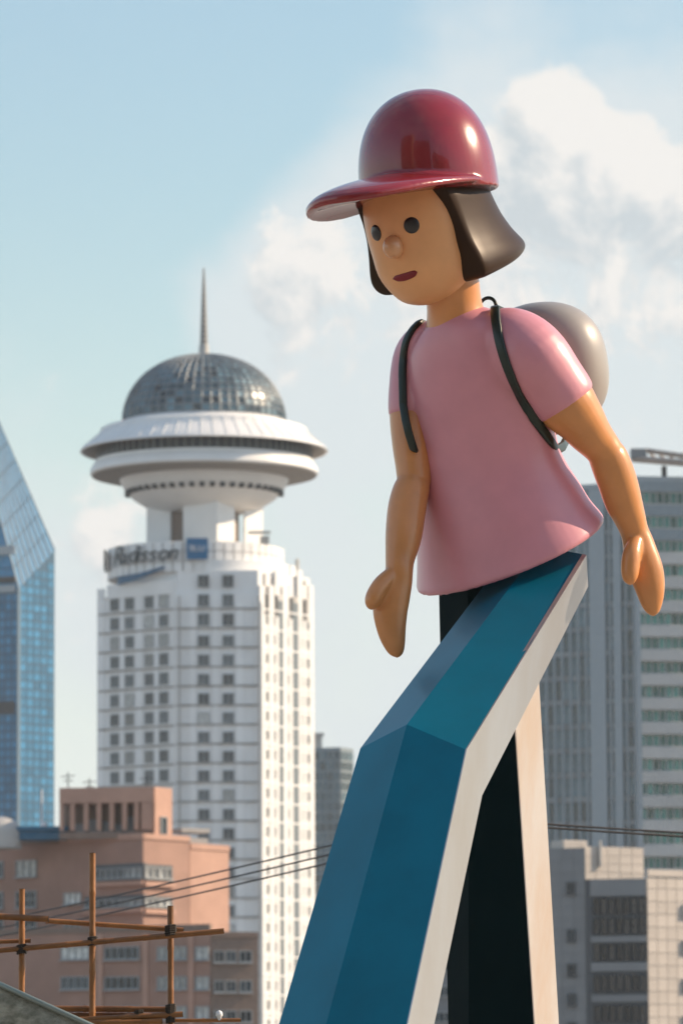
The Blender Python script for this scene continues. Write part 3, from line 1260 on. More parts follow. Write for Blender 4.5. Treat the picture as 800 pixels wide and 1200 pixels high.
    secs = []
    for q in range(15):
        t = q / 14
        a = a_ + (b_ - a_) * t
        zz = ZV(672 - 11 * t + 3 * math.sin(math.pi * t), 175, dc.y - rd * .8) - 1.0
        hw = (1.0 - .8 * t) * .7 + .1
        for_r = (rd + .7, rd + 1.1)
        secs.append([Vector((dc.x + r_ * math.sin(a), dc.y - r_ * math.cos(a), zz + h_)) for r_, h_ in ((for_r[0], -hw), (for_r[1], -hw), (for_r[1], hw), (for_r[0], hw))])
    m.loft(secs)
    m.build('swoosh', mat('sign_swoosh_blue', (0.02, 0.10, 0.20), .4), sroot)
    a = math.asin((234.5 - 230) / 104.0)
    r_ = rd + .9
    pc = Vector((dc.x + r_ * math.sin(a), dc.y - r_ * math.cos(a), 0))
    zc2 = ZV(643, 234.5, pc.y)
    m = MB()
    m.box((pc.x, pc.y, zc2), (25 * k, .5, 25 * k), a)
    pan = m.build('sign_panel', W_SIGNBLUE, sroot)
    bent_text('BLU', 9.5 * kd, 226.0, 646.5, 0, W_SIGNWHITE, sroot, .0, 1.0, 'panel_letter', 1.35)
    # narrow end sign seen edge-on at the left
    m = MB()
    a = math.asin((128 - 230) / 104.0)
    pc = Vector((dc.x + (rd + .6) * math.sin(a), dc.y - (rd + .6) * math.cos(a), ZV(660, 127, dc.y)))
    m.box(pc, (2.2 * k, 5, 24 * k), 0)
    m.build('edge_bracket', W_SIGNDARK, sroot)

    # neck: four white shafts round a brown core
    zb, ztop = zt - .5, zc(584)
    m = MB()
    m.revolve([(0.1, zb), (41 * kc, zb), (41 * kc, ztop + 2), (.1, ztop + 2)], ax, 32)
    m.build('core', W_BROWN, root, angle=30)

    def shaft(u0, u1, um, dy):
        """corner at um nearest the camera"""
        p = XY(um, Yc - dy * kc)
        m_ = MB()
        f1 = XY(u0, Yc - dy * kc + (um - u0) * .42 * kc)
        f2 = XY(u1, Yc - dy * kc + (u1 - um) * 1.3 * kc)
        bk = f1 + f2 - p
        m_.prism([f1, p, f2, bk], zb - 1, ztop + 6)
        m_.build('shaft', W_WHITE, root)

    shaft(172, 208, 200, 20)
    shaft(215, 276, 255, 66)
    shaft(286, 309, 288, 10)
    # saucer
    def rev(prof, name, mt, parent=root, n=96, ang=35):
        mm = MB()
        mm.revolve([(r * kc, zc(v)) for r, v in prof], ax, n)
        return mm.build(name, mt, parent, angle=ang)

    bowl = rev([(1, 603), (45, 602), (68, 595), (84, 585), (95, 573), (99.5, 564), (100, 560), (1, 560)], 'bowl', W_WHITE2)
    for q in range(48):
        a = 2 * math.pi * q / 48
        if math.sin(a) > .2:
            continue
        r = 90.2 * kc
        m = MB()
        m.box((ax.x + r * math.cos(a), ax.y + r * math.sin(a), zc(578.5)), (5.2 * kc, 1.2, 5.2 * kc), a + math.pi / 2)
        m.build('porthole', W_DARKMETAL, bowl)
    low = rev([(99.8, 561.5), (120, 560.5), (133, 557.5), (134.5, 556), (134, 550), (131, 545.5), (126, 544), (60, 544)], 'lower_deck', W_WHITE2)
    rev([(104, 562.2), (119, 561.6), (119, 560.0), (104, 560)], 'soffit_shade_ring', W_SOFFIT_SHADE, low)  # darker skins under the deck paint in its underside shade
    rev([(99.6, 562.4), (120, 561.3), (132.4, 558.4)], 'soffit_shade_skin', W_SOFFIT_SHADE, low)
    glz = rev([(126.5, 546), (126.5, 524)], 'glazing', mat('restaurant_glass_dark', (.03, .045, .055), .3, var=.3, scale=.3, spec=.25))
    for q in range(84):
        a = 2 * math.pi * q / 84
        if math.sin(a) > .2:
            continue
        r = 127.2 * kc
        m = MB()
        m.box((ax.x + r * math.cos(a), ax.y + r * math.sin(a), (zc(545) + zc(525)) / 2), (.7 * kc, .9 * kc, zc(525) - zc(545)), a + math.pi / 2)
        m.build('mullion', W_FRAME, glz)
    m = MB()
    m.revolve([(129 * kc, zc(546)), (129 * kc, zc(541)), (128 * kc, zc(541))], ax, 84)
    m.build('balustrade', W_WHITE2, low)
    up = rev([(126, 525.5), (140, 528.6), (145.5, 530.4), (146.5, 529.6), (146, 528.6), (136, 520), (126, 512), (122.5, 508), (121.5, 503.5), (118, 502), (100, 499), (95, 494), (1, 494)], 'upper_deck', W_WHITE2)
    rev([(127, 526.2), (143, 530.6), (143, 529.6), (127, 525.4)], 'soffit_shade_ring', W_SOFFIT_SHADE, up)  # same painted shade below the upper deck
    # radial roof seams
    for q in range(60):
        a = 2 * math.pi * q / 60
        if math.sin(a) > .15:
            continue
        m = MB()
        pts = [(ax.x + r * kc * math.cos(a), ax.y + r * kc * math.sin(a), zc(v) + .12) for r, v in ((121.7, 504), (122.7, 508), (126.3, 512.2), (136, 520.2), (145, 528))]
        m.tube(pts, .06, 4)
        m.build('roof_seam', W_WHITE2, up)
    # dome: glass panes in a frame
    R_D, HZ = 96.0, 78.0
    rows_, cols_ = 13, 56

    def dp(i, j, ex=0.0):
        ph = (i / rows_) * R(82)
        a = 2 * math.pi * j / cols_
        r = (R_D + ex) * math.cos(ph) ** .92 * kc
        z = zc(494) + (HZ + ex) * math.sin(ph) / math.sin(R(82)) * kc
        return Vector((ax.x + r * math.cos(a), ax.y + r * math.sin(a), z))

    m = MB()
    for i in range(rows_):
        for j in range(cols_):
            g = .06
            m.add([dp(i + g, j + g), dp(i + g, j + 1 - g), dp(i + 1 - g, j + 1 - g), dp(i + 1 - g, j + g)], [(0, 1, 2, 3)])
    dome = m.build('dome_panes', G_DOME, root, fix=False)
    tag(dome, kind='stuff')
    m = MB()
    for i in range(rows_ + 1):
        pts = [dp(i, j, .3) for j in range(cols_ + 1)]
        m.tube(pts, .16, 4)
    for j in range(cols_):
        m.tube([dp(i, j, .3) for i in range(rows_ + 1)], .18, 4)
    fo = m.build('dome_frame', mat('dome_frame_grey', (.20, .23, .25), .5, metal=.3), root, fix=False)
    tag(fo, kind='stuff')
    m = MB()
    m.revolve([((R_D - 1.2) * math.cos(R(82) * i / rows_) ** .92 * kc, zc(494) + (HZ - 1.2) * math.sin(R(82) * i / rows_) / math.sin(R(82)) * kc) for i in range(rows_ + 1)], ax, 56)
    m.build('dome_shell', W_GREYDK, root, angle=60)
    # spire
    m = MB()
    m.revolve([(11 * kc, zc(419)), (10 * kc, zc(416.5)), (7 * kc, zc(416)), (6.3 * kc, zc(414)), (5.6 * kc, zc(404)), (.1, zc(403))], ax, 20)
    m.build('spire_base', W_CONC, root, angle=30)
    m = MB()
    m.tube([(ax.x, ax.y, zc(417)), (ax.x, ax.y, zc(390)), (ax.x, ax.y, zc(345)), (ax.x, ax.y, zc(314))], [5.0 * kc, 4.1 * kc, 2.4 * kc, .9 * kc], 10)
    sp = m.build('spire', mat('spire_metal', (.20, .19, .18), .5, metal=.3), root)
    for q in range(14):
        t = q / 13
        v = 410 - 78 * t
        m = MB()
        r = (5.3 - 3.0 * t) * kc
        m.revolve([(r * .5, zc(v + .7)), (r, zc(v + .7)), (r, zc(v - .7)), (r * .5, zc(v - .7))], ax, 10)
        m.build('spire_ring', W_CONC, sp)
    lm = lamp_mat()
    for (u, v) in ((195, 491), (307, 493), (139, 499)):
        du = (u - 240)
        r = 100.0
        a = math.acos(max(-1, min(1, du / r)))
        p = Vector((ax.x + du * kc, ax.y - r * kc * math.sin(a), 0))
        z = S(u, v, p.y).z
        m = MB()
        m.box((p.x, p.y, z - 1.5), (.35, .35, 3.2))
        b = m.build('beacon_post', W_CONC, root)
        m = MB()
        m.revolve([(.05, z - .5), (.5, z - .35), (.62, z), (.5, z + .4), (.05, z + .6)], (p.x, p.y), 10)
        m.build('beacon_lamp', lm, b)


# ------------------------------------------------------------------ blue glass tower, left edge
def glass_tower():
    Y = 1450.0
    k = Y / F_PX
    P1 = XY(-90, Y + 40 * k)
    P2 = XY(22, Y)
    P3 = XY(64, Y + 46 * k)
    P4 = XY(-20, Y + 190 * k)
    P5 = XY(-110, Y + 170 * k)
    root = thing('blue_glass_tower', (XY(-10, Y + 80 * k).x, Y + 80 * k, 0), 'blue glass office tower with a slanted pointed crown', 'building')
    f1, f2 = Face(P1, P2), Face(P2, P3)
    zr = f2.z_of(63.5, 645)
    zl = f2.z_of(24, 690)
    # crown: sloping blade rising to the left
    zap = ZV(330, -70, Y + 60 * k)
    shell = mat('tower_shell_blue', (0.03, 0.10, 0.17), 0.35)
    m = MB()
    m.prism([P1, P2, P3, P4, P5], 0, [zl, zl, zr, zr, zl])
    m.build('shell', shell, root)
    apex = S(-72, 330, Y + 70 * k)
    m = MB()
    b = [Vector((P1.x, P1.y, zl)), Vector((P2.x, P2.y, zl)), Vector((P3.x, P3.y, zr)), Vector((P4.x, P4.y, zr)), Vector((P5.x, P5.y, zl))]
    m.add(b + [apex], [(0, 1, 5), (1, 2, 5), (2, 3, 5), (3, 4, 5), (4, 0, 5), (4, 3, 2, 1, 0)])
    m.build('crown', G_BLUE, root)
    # crown panes and mullions: lines up the blade
    for q in range(1, 15):
        t = q / 15
        m = MB()
        a_, b2, c_ = b[1].lerp(apex, t), b[2].lerp(apex, t), b[0].lerp(apex, t)
        m.tube([c_, a_, b2], .2, 4)
        m.build('crown_transom', W_TMUL, root)
    for q in range(0, 9):
        m = MB()
        a_ = b[1].lerp(b[2], q / 8)
        m.tube([a_, a_.lerp(apex, .97)], .2, 4)
        m.build('crown_mullion', W_TMUL, root)
    # open slot in the crown
    # pane grid on the two seen faces
    ph = 10.2 * k
    for f, ncol, us in ((f2, 5, (22, 64)), (f1, 3, (-2, 22))):
        s0, s1 = f.s_of(us[0]) + .3, f.s_of(us[1]) - .3
        pw = (s1 - s0) / ncol
        me = pane_mesh('pane', pw - .5, ph - .6, G_BLUE)
        i = 0
        z = zl - ph if f is f1 else zr - ph
        while z > ZV(1010, 40, Y):
            for c in range(ncol):
                sc_ = s0 + pw * (c + .5)
                q = f.p0 + f.t * sc_
                top_allowed = zl + (zr - zl) * (sc_ / f.w) if f is f2 else zl
                if z + ph * .5 < top_allowed:
                    put('pane', me, root, f, sc_, z, .12)
            z -= ph
    m = MB()
    s0 = f1.s_of(18.5)
    m.box((P2.x, P2.y, zl / 2), (3.2 * k, 3.2 * k, zl), .4)
    m.build('corner_post', mat('tower_corner', (.30, .40, .46), .4), root)
    for (v0, v1, mt) in ((640, 650, W_ALU), (676, 683, W_DARKMETAL), (686, 694, W_ALU), (822, 836, W_DARKMETAL)):
        m = MB()
        f1.slab(m, 2, f1.s_of(18), f1.z_of(8, v1), f1.z_of(8, v0), -.2, .5)
        m.build('plant_band', mt, root)
    m = MB()
    f1.slab(m, 2, f1.s_of(15), f1.z_of(8, 638), f1.z_of(8, 585), -2, .6)
    return root


# ------------------------------------------------------------------ brown brick complex
def brick_block():
    Y = 600.0
    k = Y / F_PX
    root = thing('brick_office_block', (XY(100, Y + 60 * k).x, Y + 60 * k, 0), 'stepped brown brick block with a loggia penthouse in front of the hotel', 'building')
    wb = {}

    def win(f, s, z, w, h, cols, mt_glass, out=.06, rows=1):
        key = (round(w, 2), round(h, 2), cols, mt_glass.name, rows)
        if key not in wb:
            wb[key] = (window_mesh('window', w, h, W_FRAME, .12, cols, rows, .28, .12), pane_mesh('pane', w - .1, h - .1, mt_glass, .05))
        put('window', wb[key][0], root, f, s, z, out, wb[key][1])

    # rear left block
    a, b, c = XY(-60, Y + 40 * k + 20), XY(168, Y + 8 * k + 4), XY(222, Y + 70 * k + 4)
    d, e = XY(190, Y + 200 * k), XY(-60, Y + 220 * k)
    f1, f2 = Face(a, b), Face(b, c)
    z1 = f1.z_of(150, 981)
    m = MB()
    m.prism([a, b, c, d, e], 0, z1)
    m.build('wall', W_BRICK, root)
    m = MB()
    f1.slab(m, 0, f1.s_of(70), z1 - .3, z1 + .9, -.4, .16)
    m.build('parapet', W_BRICKTRIM, root)
    m = MB()
    f1.slab(m, f1.s_of(70) + .1, f1.w + .1, z1 - .3, z1 + .35, -.4, .16)
    m.build('parapet', W_BRICK2, root)
    m = MB()
    f2.slab(m, 0.12, f2.w, z1 - .3, z1 + .35, -.4, .16)
    m.build('parapet', W_BRICK2, root)
    # windows of the rear block
    for i, v in enumerate((1018, 1054, 1087, 1122, 1157)):
        win(f1, f1.s_of(32), f1.z_of(32, v), 33 * k, 20 * k, 3, G_DARK if i else G_CURT, rows=2)
        win(f1, f1.s_of(-2), f1.z_of(0, v + 1), 20 * k, 20 * k, 2, G_DARK)
        if i:
            win(f1, f1.s_of(86), f1.z_of(86, v - 1), 27 * k, 14 * k, 3, G_CURT)
    # penthouse with loggia
    pa, pb, pc = XY(70, Y + 30 * k + 5), XY(180, Y + 16 * k + 5), XY(201, Y + 46 * k + 5)
    pd, pe = XY(170, Y + 130 * k), XY(72, Y + 140 * k)
    g1, g2 = Face(pa, pb), Face(pb, pc)
    zp = g1.z_of(178, 922.5)
    deep = 4.0
    m = MB()
    q = [pa - g1.n * deep, pb - g1.n * deep, pc, pd, pe]
    m.prism([q[0], q[1], q[2], q[3], q[4]], z1 - .2, zp)
    m.build('penthouse', W_BRICKTRIM, root)
    m = MB()
    g1.slab(m, 0, g1.w, g1.z_of(120, 941), zp + .05, -deep - .2, .1)
    m.build('penthouse_lintel', W_BRICK2, root)
    m = MB()
    g2.slab(m, 0.12, g2.w, z1 - .2, zp + .05, -2.5, .1)
    m.build('penthouse_flank', W_BRICK2, root)
    m = MB()
    g1.slab(m, 0, g1.w, z1 - .1, z1 + .7, -.3, .12)
    m.build('balustrade', W_BRICKTRIM, root)
    for u in (72, 85, 101, 116, 131, 146, 160):
        s0 = g1.s_of(u)
        m = MB()
        g1.slab(m, max(s0 - .27, 0.02), s0 + .27, z1 + .9, g1.z_of(120, 941.3), -.5, .05)
        m.build('column', W_BRICK2, root)
    m = MB()
    g1.slab(m, g1.s_of(166), g1.w - .15, z1 + .9, g1.z_of(120, 941.3), -.6, .06)
    m.build('corner_pier', W_BRICK2, root)
    # vents, tanks inside the loggia
    for u, w_, h_ in ((92, 1.4, 1.8), (109, 1.6, 2.3), (124, 1.2, 2.0), (139, 1.5, 1.7), (153, 1.3, 2.6)):
        m = MB()
        g1.slab(m, g1.s_of(u) - w_ / 2, g1.s_of(u) + w_ / 2, z1, z1 + h_, -3.4, -1.8)
        m.build('air_unit', W_GREYTILE, root, bevel=.05)
    win(g2, g2.w * .5, g2.z_of(190, 968), 1.3, 2.2, 1, G_DARK, .14)
    # bowed window bay below the parapet
    for (v0, v1, u0, o) in ((1012, 1032, 112, .2), (1049, 1064, 100, .2)):
        s0 = f1.s_of(u0)
        zt_, zb_ = f1.z_of(150, v0), f1.z_of(150, v1)
        m = MB()
        f1.slab(m, s0, f1.w + .25, zb_, zt_, -.3, .10)
        m.build('strip_recess', W_GREYDK, root)
        m = MB()
        f2.slab(m, -.1, f2.w * .62, f2.z_of(180, v1 + 1), f2.z_of(180, v0 + 1), -.3, .10)
        m.build('strip_recess', W_GREYDK, root)
        n = 8
        for q in range(n):
            sw = (f1.w - s0) / n
            win(f1, s0 + sw * (q + .5), (zt_ + zb_) / 2 - .1, sw * .8, (zt_ - zb_) * .6, 1, G_CURT if q > 4 else G_DARK, .14)
        for q in range(4):
            sw = f2.w * .6 / 4
            win(f2, sw * (q + .5), (f2.z_of(180, v1 + 1) + f2.z_of(180, v0 + 1)) / 2, sw * .82, (zt_ - zb_) * .66, 1, G_CURT, .14)
        m = MB()
        f1.slab(m, s0, f1.w + .2, zb_ - .6, zb_ - .05, -.3, .5)
        m.build('bay_sill', W_BRICK2, root)
        m = MB()
        f2.slab(m, -.1, f2.w * .64, f2.z_of(180, v1 + 1) - .6, f2.z_of(180, v1 + 1) - .05, -.3, .5)
        m.build('bay_sill', W_BRICK2, root)
    # right, sunlit block
    ra, rb, rc = XY(214, Y + 125 * k), XY(222.5, Y + 72 * k + 4.2), XY(268, Y + 130 * k + 4)
    rdd, re = XY(250, Y + 230 * k), XY(215, Y + 230 * k)
    h1 = Face(rb, rc)
    zz = h1.z_of(240, 994)
    m = MB()
    m.prism([ra, rb, rc, rdd, re], 0, zz)
    m.build('wall', W_BRICK2, root)
    m = MB()
    h1.slab(m, 0, h1.w, zz - .2, zz + .5, -.4, .14)
    m.build('parapet', W_BRICK2, root)
    # pale roof shed between the blocks
    p = XY(222, Y + 160 * k)
    m = MB()
    m.box((p.x, p.y, ZV(982, 222, p.y) - 1.0), (34 * k, 30 * k, 18 * k), .5)
    m.box((p.x, p.y, ZV(974, 222, p.y)), (38 * k, 34 * k, .5), .5)
    m.build('roof_shed', W_CONC, root)
    # front wing
    la, lb, lc = XY(-60, Y - 30 * k + 9), XY(246, Y - 40 * k - 6), XY(302, Y - 26 * k - 6)
    ld, le = XY(290, Y + 45 * k), XY(-60, Y + 90 * k)
    k1, k2 = Face(la, lb), Face(lb, lc)
    zw = k1.z_of(200, 1089)
    zs_ = k2.z_of(270, 1096)
    m = MB()
    m.prism([la, lb, lb + Vector((0, 40 * k)), le], 0, zw)
    m.build('wall', W_BRICK, root)
    m = MB()
    m.prism([lb + Vector((.02, .15)), lc, ld, lb + Vector((.02, 38 * k))], 0, zs_)
    m.build('wall', W_BRICKTRIM, root)
    m = MB()
    k1.slab(m, 0, k1.w, zw - .2, zw + .5, -.4, .14)
    m.build('parapet', W_BRICKTRIM, root)
    m = MB()
    k2.slab(m, .2, k2.w, zs_ - .2, zs_ + .4, -.4, .14)
    m.build('parapet', W_BRICKTRIM, root)
    for v in (1117, 1152, 1187, 1222):
        for u, w_, cols in ((89, 38, 4), (143.5, 46, 5), (202, 39, 4), (237, 18, 2)):
            g = G_CURT if u > 180 or (u + v) % 3 == 0 else G_DARK
            win(k1, k1.s_of(u), k1.z_of(u, v), w_ * k, 15 * k, cols, g)
        for u, w_ in ((256, 12), (270, 12), (287, 15)):
            win(k2, k2.s_of(u), k2.z_of(u, v + 4), w_ * k, 14 * k, 2, G_DARK)
    # piers between the front wing's bays
    for u in (118, 171, 224):
        m = MB()
        s0 = k1.s_of(u)
        k1.slab(m, s0 - .35, s0 + .35, 0, zw - .3, -.2, .2)
        m.build('pier', W_BRICK2, root)
    return z1, f1


def roof_bits(z1, f1):
    # blue roof sheet, dome skylight, flag mast and aerials standing on the brick block
    Y = 612.0
    k = Y / F_PX
    p = XY(50, Y)
    m = MB()
    m.box((p.x, p.y, ZV(972, 50, Y)), (62 * k, 40 * k, 5 * k))
    m.box((p.x, p.y, (ZV(975, 50, Y) + z1) / 2), (56 * k, 34 * k, max(ZV(975, 50, Y) - z1, .3)))
    o = m.build('roof_canopy', W_BLUEROOF, None)
    tag(o, 'flat blue sheet canopy on the brick block roof beside the penthouse', 'canopy')
    p = XY(49.5, Y - 10 * k)
    m = MB()
    m.tube([(p.x, p.y, z1), (p.x, p.y, ZV(925, 49.5, p.y))], [.16, .1], 8)
    o = m.build('flag_mast', W_SIGNWHITE, None)
    m = MB()
    zb = ZV(968, 52, p.y)
    m.revolve([(.05, zb - .55), (.45, zb - .3), (.5, zb), (.4, zb + .35), (.05, zb + .5)], (p.x + .25, p.y - .3), 12)
    c = m.build('globe_lamp', W_SIGNWHITE, o, smooth=True)
    tag(o, 'slim white mast with a round globe near its foot above the blue canopy', 'mast')
    p = XY(2, Y - 6 * k)
    zb = ZV(975, 4, p.y)
    m = MB()
    m.revolve([(2.5, zb - 2.0), (2.5, zb), (2.3, zb + .6), (1.6, zb + 1.3), (.7, zb + 1.7), (.05, zb + 1.8)], (p.x, p.y), 20)
    m.box((p.x, p.y, (zb - 1.5 + z1) / 2), (4.4, 3.4, max(zb - 1.5 - z1, .4)))
    o = m.build('roof_skylight', W_CONC, None, angle=30)
    tag(o, 'small pale domed skylight on the brick block roof', 'skylight')
    # aerials on the penthouse roof
    zp = ZV(927, 90, 606)
    for u, vt, lb in ((80, 905, 'thin branching aerial at the outer corner of the penthouse roof'), (105, 912, 'short aerial with a crossbar mid-way along the penthouse roof'), (172, 908, 'thin aerial rod above the lit end of the penthouse')):
        p = XY(u, 608)
        zt = ZV(vt, u, 608)
        m = MB()
        m.tube([(p.x, p.y, zp - 1.2), (p.x, p.y, zt)], .08, 6)
        m.tube([(p.x - .8, p.y, zt - .5), (p.x + .8, p.y, zt - .4)], .06, 5)
        m.tube([(p.x - .5, p.y, zt - 1.0), (p.x + .6, p.y, zt - 1.0)], .06, 5)
        o = m.build('roof_aerial', W_DARKMETAL, None)
        tag(o, lb, 'aerial', 'aerials on the penthouse roof')


# ------------------------------------------------------------------ grey office tower, right
def right_tower():
    Y = 770.0
    k = Y / F_PX
    a = XY(618, Y + 60 * k)
    b = XY(682, Y + 30 * k)
    b2 = XY(743, Y + 12 * k)
    c = XY(745, Y)
    d = XY(900, Y + 26 * k)
    e, g = XY(880, Y + 220 * k), XY(640, Y + 220 * k)
    root = thing('grey_office_tower', (XY(740, Y + 100 * k).x, Y + 100 * k, 0), 'tall grey office tower with banded green glass and finned flank', 'building')
    f1, f2 = Face(a, b2), Face(c, d)
    z1 = f1.z_of(700, 571)
    z2 = f2.z_of(750, 562)
    m = MB()
    m.prism([a, b2, XY(743, Y + 200 * k), g], 0, z1)
    m.build('wall', W_GREYDK, root)
    m = MB()
    m.prism([c, d, e, XY(746, Y + 210 * k)], 0, z2)
    m.build('wall', W_SPAN, root)
    m = MB()
    f1.slab(m, 0, f1.w, z1 - .3, z1 + .5, -.5, .25)
    m.build('parapet', W_ALU, root)
    m = MB()
    f2.slab(m, 0, f2.w, z2 - .3, z2 + .5, -.5, .25)
    m.build('parapet', W_ALU, root)
    fp = 28.7
    # flank: panes between fins
    us = [632 + 9.4 * i for i in range(13)]
    n = 17
    widths = [f1.s_of(us[i + 1]) - f1.s_of(us[i]) for i in range(12)]
    me = pane_mesh('pane', widths[0] * .86, fp * k * .74, G_GREY)
    me2 = pane_mesh('spandrel', widths[0] * .86, fp * k * .20, mat('spandrel_grey', (.20, .22, .235), .35, objvar=.3, spec=.8))
    for i in range(n):
        z = z1 - (i + .5) * fp * k
        for j in range(12):
            s0 = (f1.s_of(us[j]) + f1.s_of(us[j + 1])) / 2
            put('pane', me, root, f1, s0, z + fp * k * .1, .10)
            put('spandrel', me2, root, f1, s0, z - fp * k * .39, .10)
    for j, u in enumerate(us):
        s0 = f1.s_of(u)
        m = MB()
        wd = 1.3 if j in (7, 8, 10) else .32
        f1.slab(m, s0 - wd / 2, s0 + wd / 2, 0, z1 - .4, -.1, .5 if wd > 1 else .28)
        m.build('fin', W_ALU, root)
    # banded front
    s_end = f2.s_of(812)
    for i in range(24):
        zt = z2 - i * fp * k
        if zt < 3:
            break
        m = MB()
        dark = i < 3
        f2.slab(m, .3, s_end, zt - fp * k * .50, zt - fp * k * .06, -.2, .55 if not dark else .3)
        m.build('spandrel_band', W_SPAN if not dark else mat('band_bluegrey', (.17, .22, .26), .3, spec=.9), root)
    npan = 8
    s0 = f2.s_of(749)
    pw = (s_end - s0) / npan
    meg = pane_mesh('pane', pw - .25, fp * k * .42, G_GREEN)
    for i in range(23):
        zt = z2 - i * fp * k
        for j in range(npan):
            put('pane', meg, root, f2, s0 + pw * (j + .5), zt - fp * k * .76, .10)
    m = MB()
    f2.slab(m, 0.05, .3 + f2.s_of(749), 0, z2 - .4, -.1, .62)
    m.build('corner_pier', W_ALU, root)
    # roof crane
    cr = thing('roof_maintenance_crane', (XY(782, Y + 20 * k).x, Y + 20 * k, z2), 'window cleaning crane with a counterweight box on the grey tower roof', 'crane')
    yq = Y + 20 * k
    p = XY(782, yq)
    m = MB()
    zm = ZV(548, 782, yq)
    m.box((p.x, p.y, (z2 + zm) / 2), (6 * k, 6 * k, zm - z2 + .4))
    m.build('mast', W_DARKMETAL, cr)
    m = MB()
    q = XY(752, yq)
    m.box((q.x, q.y, ZV(532, 752, yq)), (19 * k, 14 * k, 12 * k))
    m.build('counterweight', W_GREYTILE, cr, bevel=.15)
    m = MB()
    q0, q1 = XY(745, yq), XY(835, yq - 6)
    m.tube([(q0.x, q0.y, ZV(537.5, 752, yq)), (q1.x, q1.y, ZV(545, 820, yq - 6))], .55, 6)
    m.build('jib', mat('crane_beam', (.36, .30, .26), .6), cr)
    m = MB()
    q0 = XY(762, yq)
    m.tube([(q0.x, q0.y, ZV(528, 762, yq)), (q1.x, q1.y, ZV(539, 820, yq - 6))], .4, 6)
    for i in range(7):
        t0 = i / 7
        x0 = q0.x + (q1.x - q0.x) * t0
        x1 = q0.x + (q1.x - q0.x) * (t0 + .14)
        y0 = q0.y + (q1.y - q0.y) * t0
        m.tube([(x0, y0, ZV(528 + 11 * t0, 762, yq)), (x1, y0, ZV(537 + 8 * t0, 762, yq))], .2, 5)
    m.build('lattice', mat('crane_beam', (.36, .30, .26), .6), cr)


